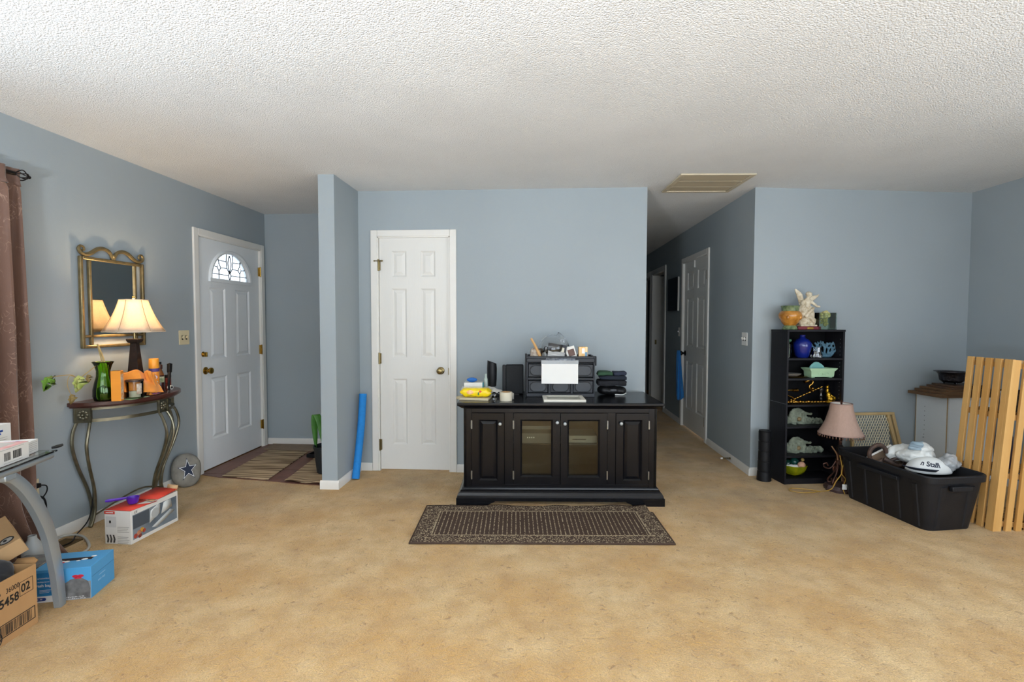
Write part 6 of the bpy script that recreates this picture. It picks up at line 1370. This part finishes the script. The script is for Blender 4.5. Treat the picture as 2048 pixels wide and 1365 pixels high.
for y_ in (-.1, .1):
    for s_ in (-1, 1):
        b = MB(); f0, f1 = LA+.004, LA+.042
        b.add([(s_*f0, y_-.02, .015), (s_*f0, y_+.02, .015), (s_*f1, y_+.02, .29), (s_*f1, y_-.02, .29), (s_*(f0+.007), y_-.013, .018), (s_*(f0+.007), y_+.013, .018), (s_*(f1+.007), y_+.013, .288), (s_*(f1+.007), y_-.013, .288)], [(4, 5, 6, 7), (0, 1, 5, 4), (1, 2, 6, 5), (2, 3, 7, 6), (3, 0, 4, 7)]); b.build('rib', tm, TT)
for s_ in (-1, 1): MB().box(s_*(LA+.046), s_*(LA+.074), -.07, .07, .268, .30).build('handle', tm, TT, bevel=.005); MB().box(-.16, .16, s_*(WA+.04), s_*(WA+.064), .275, .302).build('latch_lip', tm, TT, bevel=.004)
TM = Matrix.Translation((2.515, 3.545, 0)) @ Matrix.Rotation(math.radians(101), 4, 'Z')
def tp_(x, y_, z_): return TM @ Vector((x, y_, z_))
lump('dark_clutter', 'heap of dark fabric filling the black tote', 'fabric', tuple(tp_(0, 0, .15)), [((.0, .0, -.02), (.16, .28, .12)), ((.02, -.15, .0), (.13, .13, .11)), ((-.02, .17, .0), (.13, .12, .11))], dgrey, rm=.012, disp=.03, ds=.06)
lump('brown_lace', 'brown ruffled fabric at the back of the tote', 'fabric', tuple(tp_(.22, .03, .27)), [((0, 0, 0), (.07, .06, .05)), ((.03, .04, .0), (.05, .05, .04))], mat('brown_lace', '#463730', .9, var=.4, vs=40), rm=.006, disp=.025, ds=.02)
rust = mat('rusty_iron', '#5a453a', .6, .5, var=.4, vs=22, col2='#3e332e')
t = thing('iron_shackle', 'rusty iron ring shackle sticking out of the tote', 'shackle', tuple(tp_(.07, .12, .335)), 0, rot=(math.radians(4), 0, math.radians(8)))
pth = [(-.03+.062*math.cos(a), 0, .055+.062*math.sin(a)) for a in [PI*1.75-(2*PI*.86)*i/30 for i in range(31)]]
MB().tube(pth, .015, 10, flat=.8).build('ring', rust, t); MB().tube(bez([(.008, -.01, .02), (.05, -.03, .0), (.09, -.04, -.02), (.12, -.05, -.015), (.145, -.05, -.045)], 6), [.015]*25, 10, flat=.8).build('bar', rust, t)
MB().tube(bez([(.055, -.02, .01), (.09, -.03, .03), (.13, -.035, .02), (.15, -.04, -.03)], 6), .012, 8).build('hook', rust, t)
t = thing('edged_board', 'white edged brown board leaning inside the tote', 'board', tuple(tp_(.12, .03, .33)), 0, rot=(math.radians(-35), math.radians(-24), math.radians(10)))
MB().box(-.1, .1, -.006, .006, -.08, .06).build('board', mat('brown_board', '#6f5b48', .6, var=.2, vs=8), t); MB().box(-.1, .1, -.008, .008, .06, .072).build('white_edge', white_trim, t)
film = mat('milky_plastic_film', '#dcdeda', .3, trans=.12, var=.15, vs=18, bump=.5, bs=35)
lump('plastic_bag', 'crumpled white plastic bag of wrapped things in the tote', 'bag', tuple(tp_(-.01, -.06, .42)), [((0, 0, -.02), (.12, .1, .06)), ((.03, .08, -.03), (.07, .07, .05)), ((.02, -.03, .03), (.07, .06, .04)), ((-.04, .03, -.01), (.08, .06, .05)), ((-.09, .05, -.03), (.07, .03, .06))], film, rm=.007, disp=.03, ds=.045)
b = MB()
def knit(u, v):
    a = (u-.5)*2.4; e = .25+v*1.0; r = .082
    return (r*math.sin(a)*math.cos(e*.9)*1.1, -r*math.cos(a)*math.cos(e*.9)*.85, .07*math.sin(e))
tag(MB().grid(knit, 24, 14).build('printed_wrapper', mat('blue_grey_print_film', '#9db3bf', .4, var=.8, vs=30, col2='#55636d', stretch=(.5, .5, 5)), solid=.003, loc=tuple(tp_(-.02, -.05, .43)), rot=(0, 0, .2)), 'blue grey printed wrapper on top of the plastic bag', 'wrapper')
lump('clear_wrap', 'stiff clear plastic wrap standing at the right of the tote', 'plastic wrap', tuple(tp_(-.16, -.15, .375)), [((0, 0, 0), (.06, .05, .05)), ((.01, .0, .03), (.04, .04, .04)), ((-.05, .0, -.02), (.06, .04, .04)), ((.05, .02, -.01), (.05, .04, .03))], mat('clear_film', '#dfe2e3', .12, trans=.55, var=.2, vs=20, bump=.4, bs=40), rm=.007, disp=.03, ds=.03)
t = thing('staff_cap', 'white staff cap with navy underside lying at the tote front', 'cap', (2.46, 3.36, .33))
cc, cr_ = Vector((.125, .075, -.02)), (.135, .095, .10)
def dome(az, el, k=1.): return (cc.x+cr_[0]*k*math.cos(el)*math.cos(az), cc.y+cr_[1]*k*math.cos(el)*math.sin(az), cc.z+cr_[2]*k*math.sin(el))
MB().grid(lambda u, v: dome(u*2*PI, .1+v*(PI/2-.1)), 36, 12).build('crown', mat('white_twill', '#dcdedc', .8, var=.05, vs=20, bump=.1, bs=250), t, solid=.003)
MB().grid(lambda u, v: tuple(Vector(dome(3.3+u*1.25, .32, 1.0+.45*v))+Vector((0, 0, -.006+.01*v))), 16, 5).build('brim', mat('navy_twill', '#1d2636', .8, var=.1), t, solid=.004)
lt_ = words('lettering', 'n Staff', .042, t, (0, 0, 0), (0, 0, 0), mat('navy_lettering', '#23283a', .7, var=.05), align='CENTER', bold=.0012)
for v_ in lt_.data.vertices: v_.co = dome(4.32+v_.co.x/.098, .74+v_.co.y/.085-.14*v_.co.x/.115, 1.025+v_.co.z)

# ---- white cabinet with boards and bowl
WC = thing('white_cabinet', 'white laminate cabinet with shelf pin holes by the back wall', 'cabinet', (3.308, 4.215, 0), RWA*57.3)
wl = mat('white_laminate', '#dcdfdf', .45, var=.03, vs=6); edge_ = mat('raw_board_edge', '#b79a70', .8, var=.2, vs=30)
cw, cd_, ch = .40, .285, .70
MB().box(0, .016, 0, cd_, 0, ch).build('side_panel', wl, WC, smooth=False); MB().box(cw-.016, cw, 0, cd_, 0, ch).build('side_panel', wl, WC, smooth=False)
MB().box(.016, cw-.016, .003, cd_, ch-.016, ch).build('top_panel', wl, WC, smooth=False); MB().box(.016, cw-.016, .003, cd_, .06, .076).build('bottom_panel', wl, WC, smooth=False); MB().box(.001, cw-.001, -.016, -.001, .02, ch-.004).build('cabinet_door', wl, WC, bevel=.001)
MB().box(-.001, .017, cd_, cd_+.006, 0, ch).build('back_edge', edge_, WC); MB().box(-.0012, .0, -.001, .008, 0, ch).build('front_edge_band', edge_, WC)
b = MB()
for k in range(7): b.cyl((-.0008, .205, .35+.04*k), (.002, .205, .35+.04*k), .003, n=8)
b.build('pin_holes', dark, WC); MB().cyl((-.012, .205, .325), (0, .205, .325), .004, n=8).build('shelf_pin', steel, WC)
wd = mat('dark_oak_board', '#6d5034', .5, var=.4, vs=6, col2='#4c3622', stretch=(.3, 2, 1)); wd2 = mat('walnut_board', '#5d4330', .45, var=.35, vs=8, col2='#3d2b1e', stretch=(.3, 2, 1))
WM = Matrix.Translation((3.308, 4.215, 0)) @ Matrix.Rotation(RWA, 4, 'Z')
bz = ch+.0005
for i, (x0, x1, y0, y1, h_, m_, rr, lb) in enumerate(((-.11, .42, -.05, .26, .024, wd, 0, 'long oak board overhanging the white cabinet, lowest of the stack'), (-.06, .41, -.06, .25, .022, wd, 1, 'wide oak board lying second in the stack'), (-.03, .38, -.045, .23, .018, wd, -2, 'oak board in the middle of the stack'), (.0, .30, -.03, .2, .017, wd2, 2, 'walnut board lying second from the top'), (.02, .29, -.03, .17, .014, wd2, -1, 'small walnut board on top of the stack'))):
    p = WM @ Vector(((x0+x1)/2, (y0+y1)/2, bz)); t = thing('wooden_board', lb, 'board', p, RWA*57.3+rr, 'boards stacked on the white cabinet')
    MB().box(-(x1-x0)/2, (x1-x0)/2, -(y1-y0)/2, (y1-y0)/2, 0, h_).build('plank', m_, t, bevel=.002); bz += h_+.0003
p = WM @ Vector((.12, .09, bz)); t = thing('metal_bowl', 'dark hammered metal bowl on the stacked boards', 'bowl', p)
pwt = mat('hammered_pewter', '#47454a', .3, .9, var=.3, vs=25, bump=.5, bs=60)
po = [(.03, .012), (.06, .013), (.08, .03), (.086, .06), (.09, .08), (.102, .098), (.118, .102)]
MB().shell([(0, .01)]+po+[(.117, .105)]+[(r-.003, z_+.003) for r, z_ in po][::-1]+[(0, .015)], 40, rip=lambda q, z_: .025*math.sin(q*6)*(1 if z_ > .09 else 0)).build('bowl', pwt, t)
for a in (0.5, 2.6, 4.7): MB().tube([(.045*math.cos(a), .045*math.sin(a), .016), (.05*math.cos(a), .05*math.sin(a), 0)], [.008, .005], 8).build('foot', pwt, t)

# ---- slatted crate shelf leaning to the right wall
pal = mat('pine_slat', '#d8ab69', .6, var=.25, vs=5, col2='#c69450', stretch=(2, 2, .15), bump=.08, bs=60, ); pal2 = mat('pine_slat_dark', '#b98a4e', .65, var=.3, vs=6, stretch=(2, 2, .2))
CR = thing('slatted_crate', 'tall slatted pine crate shelf at the right edge', 'crate', (2.825, 3.245, 0), 0, rot=(math.radians(0), math.radians(4.6), math.radians(4)))
CW, CD, CH = .62, .29, 1.085
b = 0
for i in range(4):
    y0 = .262-.064*i; MB().box(0, .016, y0-.014, y0+.026, 0, CH).build('slat', pal, CR, bevel=.0015)
MB().box(0, .016, .0, .034, 0, CH).build('slat', pal, CR, bevel=.0015)
xs = [.017, .082, .146, .21, .274, .338, .402, .466, .53]
for i, x in enumerate(xs): MB().box(x, x+.038, -.016, 0, 0, CH-.002).build('slat', pal, CR, bevel=.0015)
MB().box(-.0, .017, -.017, .0, 0, CH).build('slat', pal, CR, bevel=.001)
for i in range(9):
    y0 = .0+i*.033
    if y0+.03 > CD: break
    MB().box(.018, CW-.02, y0, y0+.029, CH-.02, CH-.002).build('top_board', mat('grey_pine_board', '#a58a66', .7, var=.25, vs=7, stretch=(.2, 2, 1)), CR)
for z_ in (.03, .335, .705, CH-.055):
    MB().box(.017, CW-.03, .002, .02, z_, z_+.034).build('cross_rail', pal2, CR, bevel=.001); MB().box(.017, .033, .022, CD-.02, z_, z_+.034).build('cross_rail', pal2, CR, bevel=.001); MB().box(.033, CW-.03, CD-.022, CD-.004, z_, z_+.034).build('cross_rail', pal2, CR, bevel=.001)
for z_ in (.066, .371, .741):
    for k in range(4): MB().box(.034, CW-.03, .024+k*.062, .024+k*.062+.05, z_-.0, z_+.012).build('shelf_board', pal2, CR)
CM = CR.matrix_basis.copy()
def cr(x, y_, z_): return tuple(CM @ Vector((x, y_, z_)))
t = thing('woven_basket', 'dark woven basket on the upper crate shelf', 'basket', cr(.22, .13, .754), 4); bsk = mat('dark_rattan', '#4d3b28', .8, var=.6, vs=60, col2='#21180f', bump=.5, bs=90)
MB().shell([(0, 0), (.085, 0), (.095, .02), (.1, .13), (.094, .13), (.088, .02), (0, .01)], 32, rip=lambda q, z_: .02*math.sin(q*24)).build('basket', bsk, t)
t = thing('glass_shaker', 'slim clear glass shaker behind the crate slats', 'shaker', cr(.075, .10, .754)); MB().lathe([(0, 0), (.02, 0), (.02, .09), (.014, .1), (.014, .125), (0, .127)], 16).build('shaker', mat('silver_shaker', '#b5b5b0', .2, .6, var=.3, vs=40), t)
t = thing('purple_bottle', 'dark purple container on the middle crate shelf', 'container', cr(.15, .11, .384)); MB().lathe([(0, 0), (.04, 0), (.042, .01), (.042, .2), (.03, .23), (.03, .25), (0, .252)], 20).build('container', mat('dark_purple_plastic', '#2a1f3a', .35, var=.15), t)
t = thing('glass_ornament', 'round clear glass ornament on the middle crate shelf', 'ornament', cr(.09, .07, .384)); MB().ball((0, 0, .032), .032, 18, 12).build('ball', glass, t)
t = thing('iron_kettle_lid', 'dark rounded lid on the crate top at the frame edge', 'lid', cr(.42, .12, CH-.0015)); MB().lathe([(.1, 0), (.1, .006), (.08, .02), (.04, .03), (0, .032)], 28).build('lid', iron, t)

# ---- groups of repeats
for pre, g in (('shell_ornament', 'shell plaques in the bookcase'), ('door_mat', 'mats in the entry'), ('silk_flower', 'silk flowers in the bookcase glasses'), ('ornament_ball', 'baubles in the yellow bowl'), ('brass_sconce', 'brass sconces on the third shelf'), ('light_switch', 'wall light switches'), ('power_plug', 'plugs in the left wall outlet'), ('curtain', 'brown curtains of the left window')):
    for o in [x for x in COL.objects if x.parent is None and x.name.split('.')[0] == pre]: o['group'] = g
# ---- lamp body added around the ceiling fill light, unseen behind the viewpoint
t = thing('fill_light_stand', 'added stand and bowl around the ceiling fill light, unseen behind the viewpoint', 'lamp', (-1.2, -.9, 0))
MB().lathe([(0, 0), (.13, 0), (.13, .012), (.02, .025), (0, .025)], 28).build('base', steel, t); MB().cyl((0, 0, .02), (0, 0, .76), .013, n=14).build('pole', steel, t)
MB().shell([(0, .745), (.06, .755), (.15, .80), (.205, .885), (.20, .887), (.145, .807), (.05, .765), (0, .76)], 32).build('bowl_shade', white_trim, t)
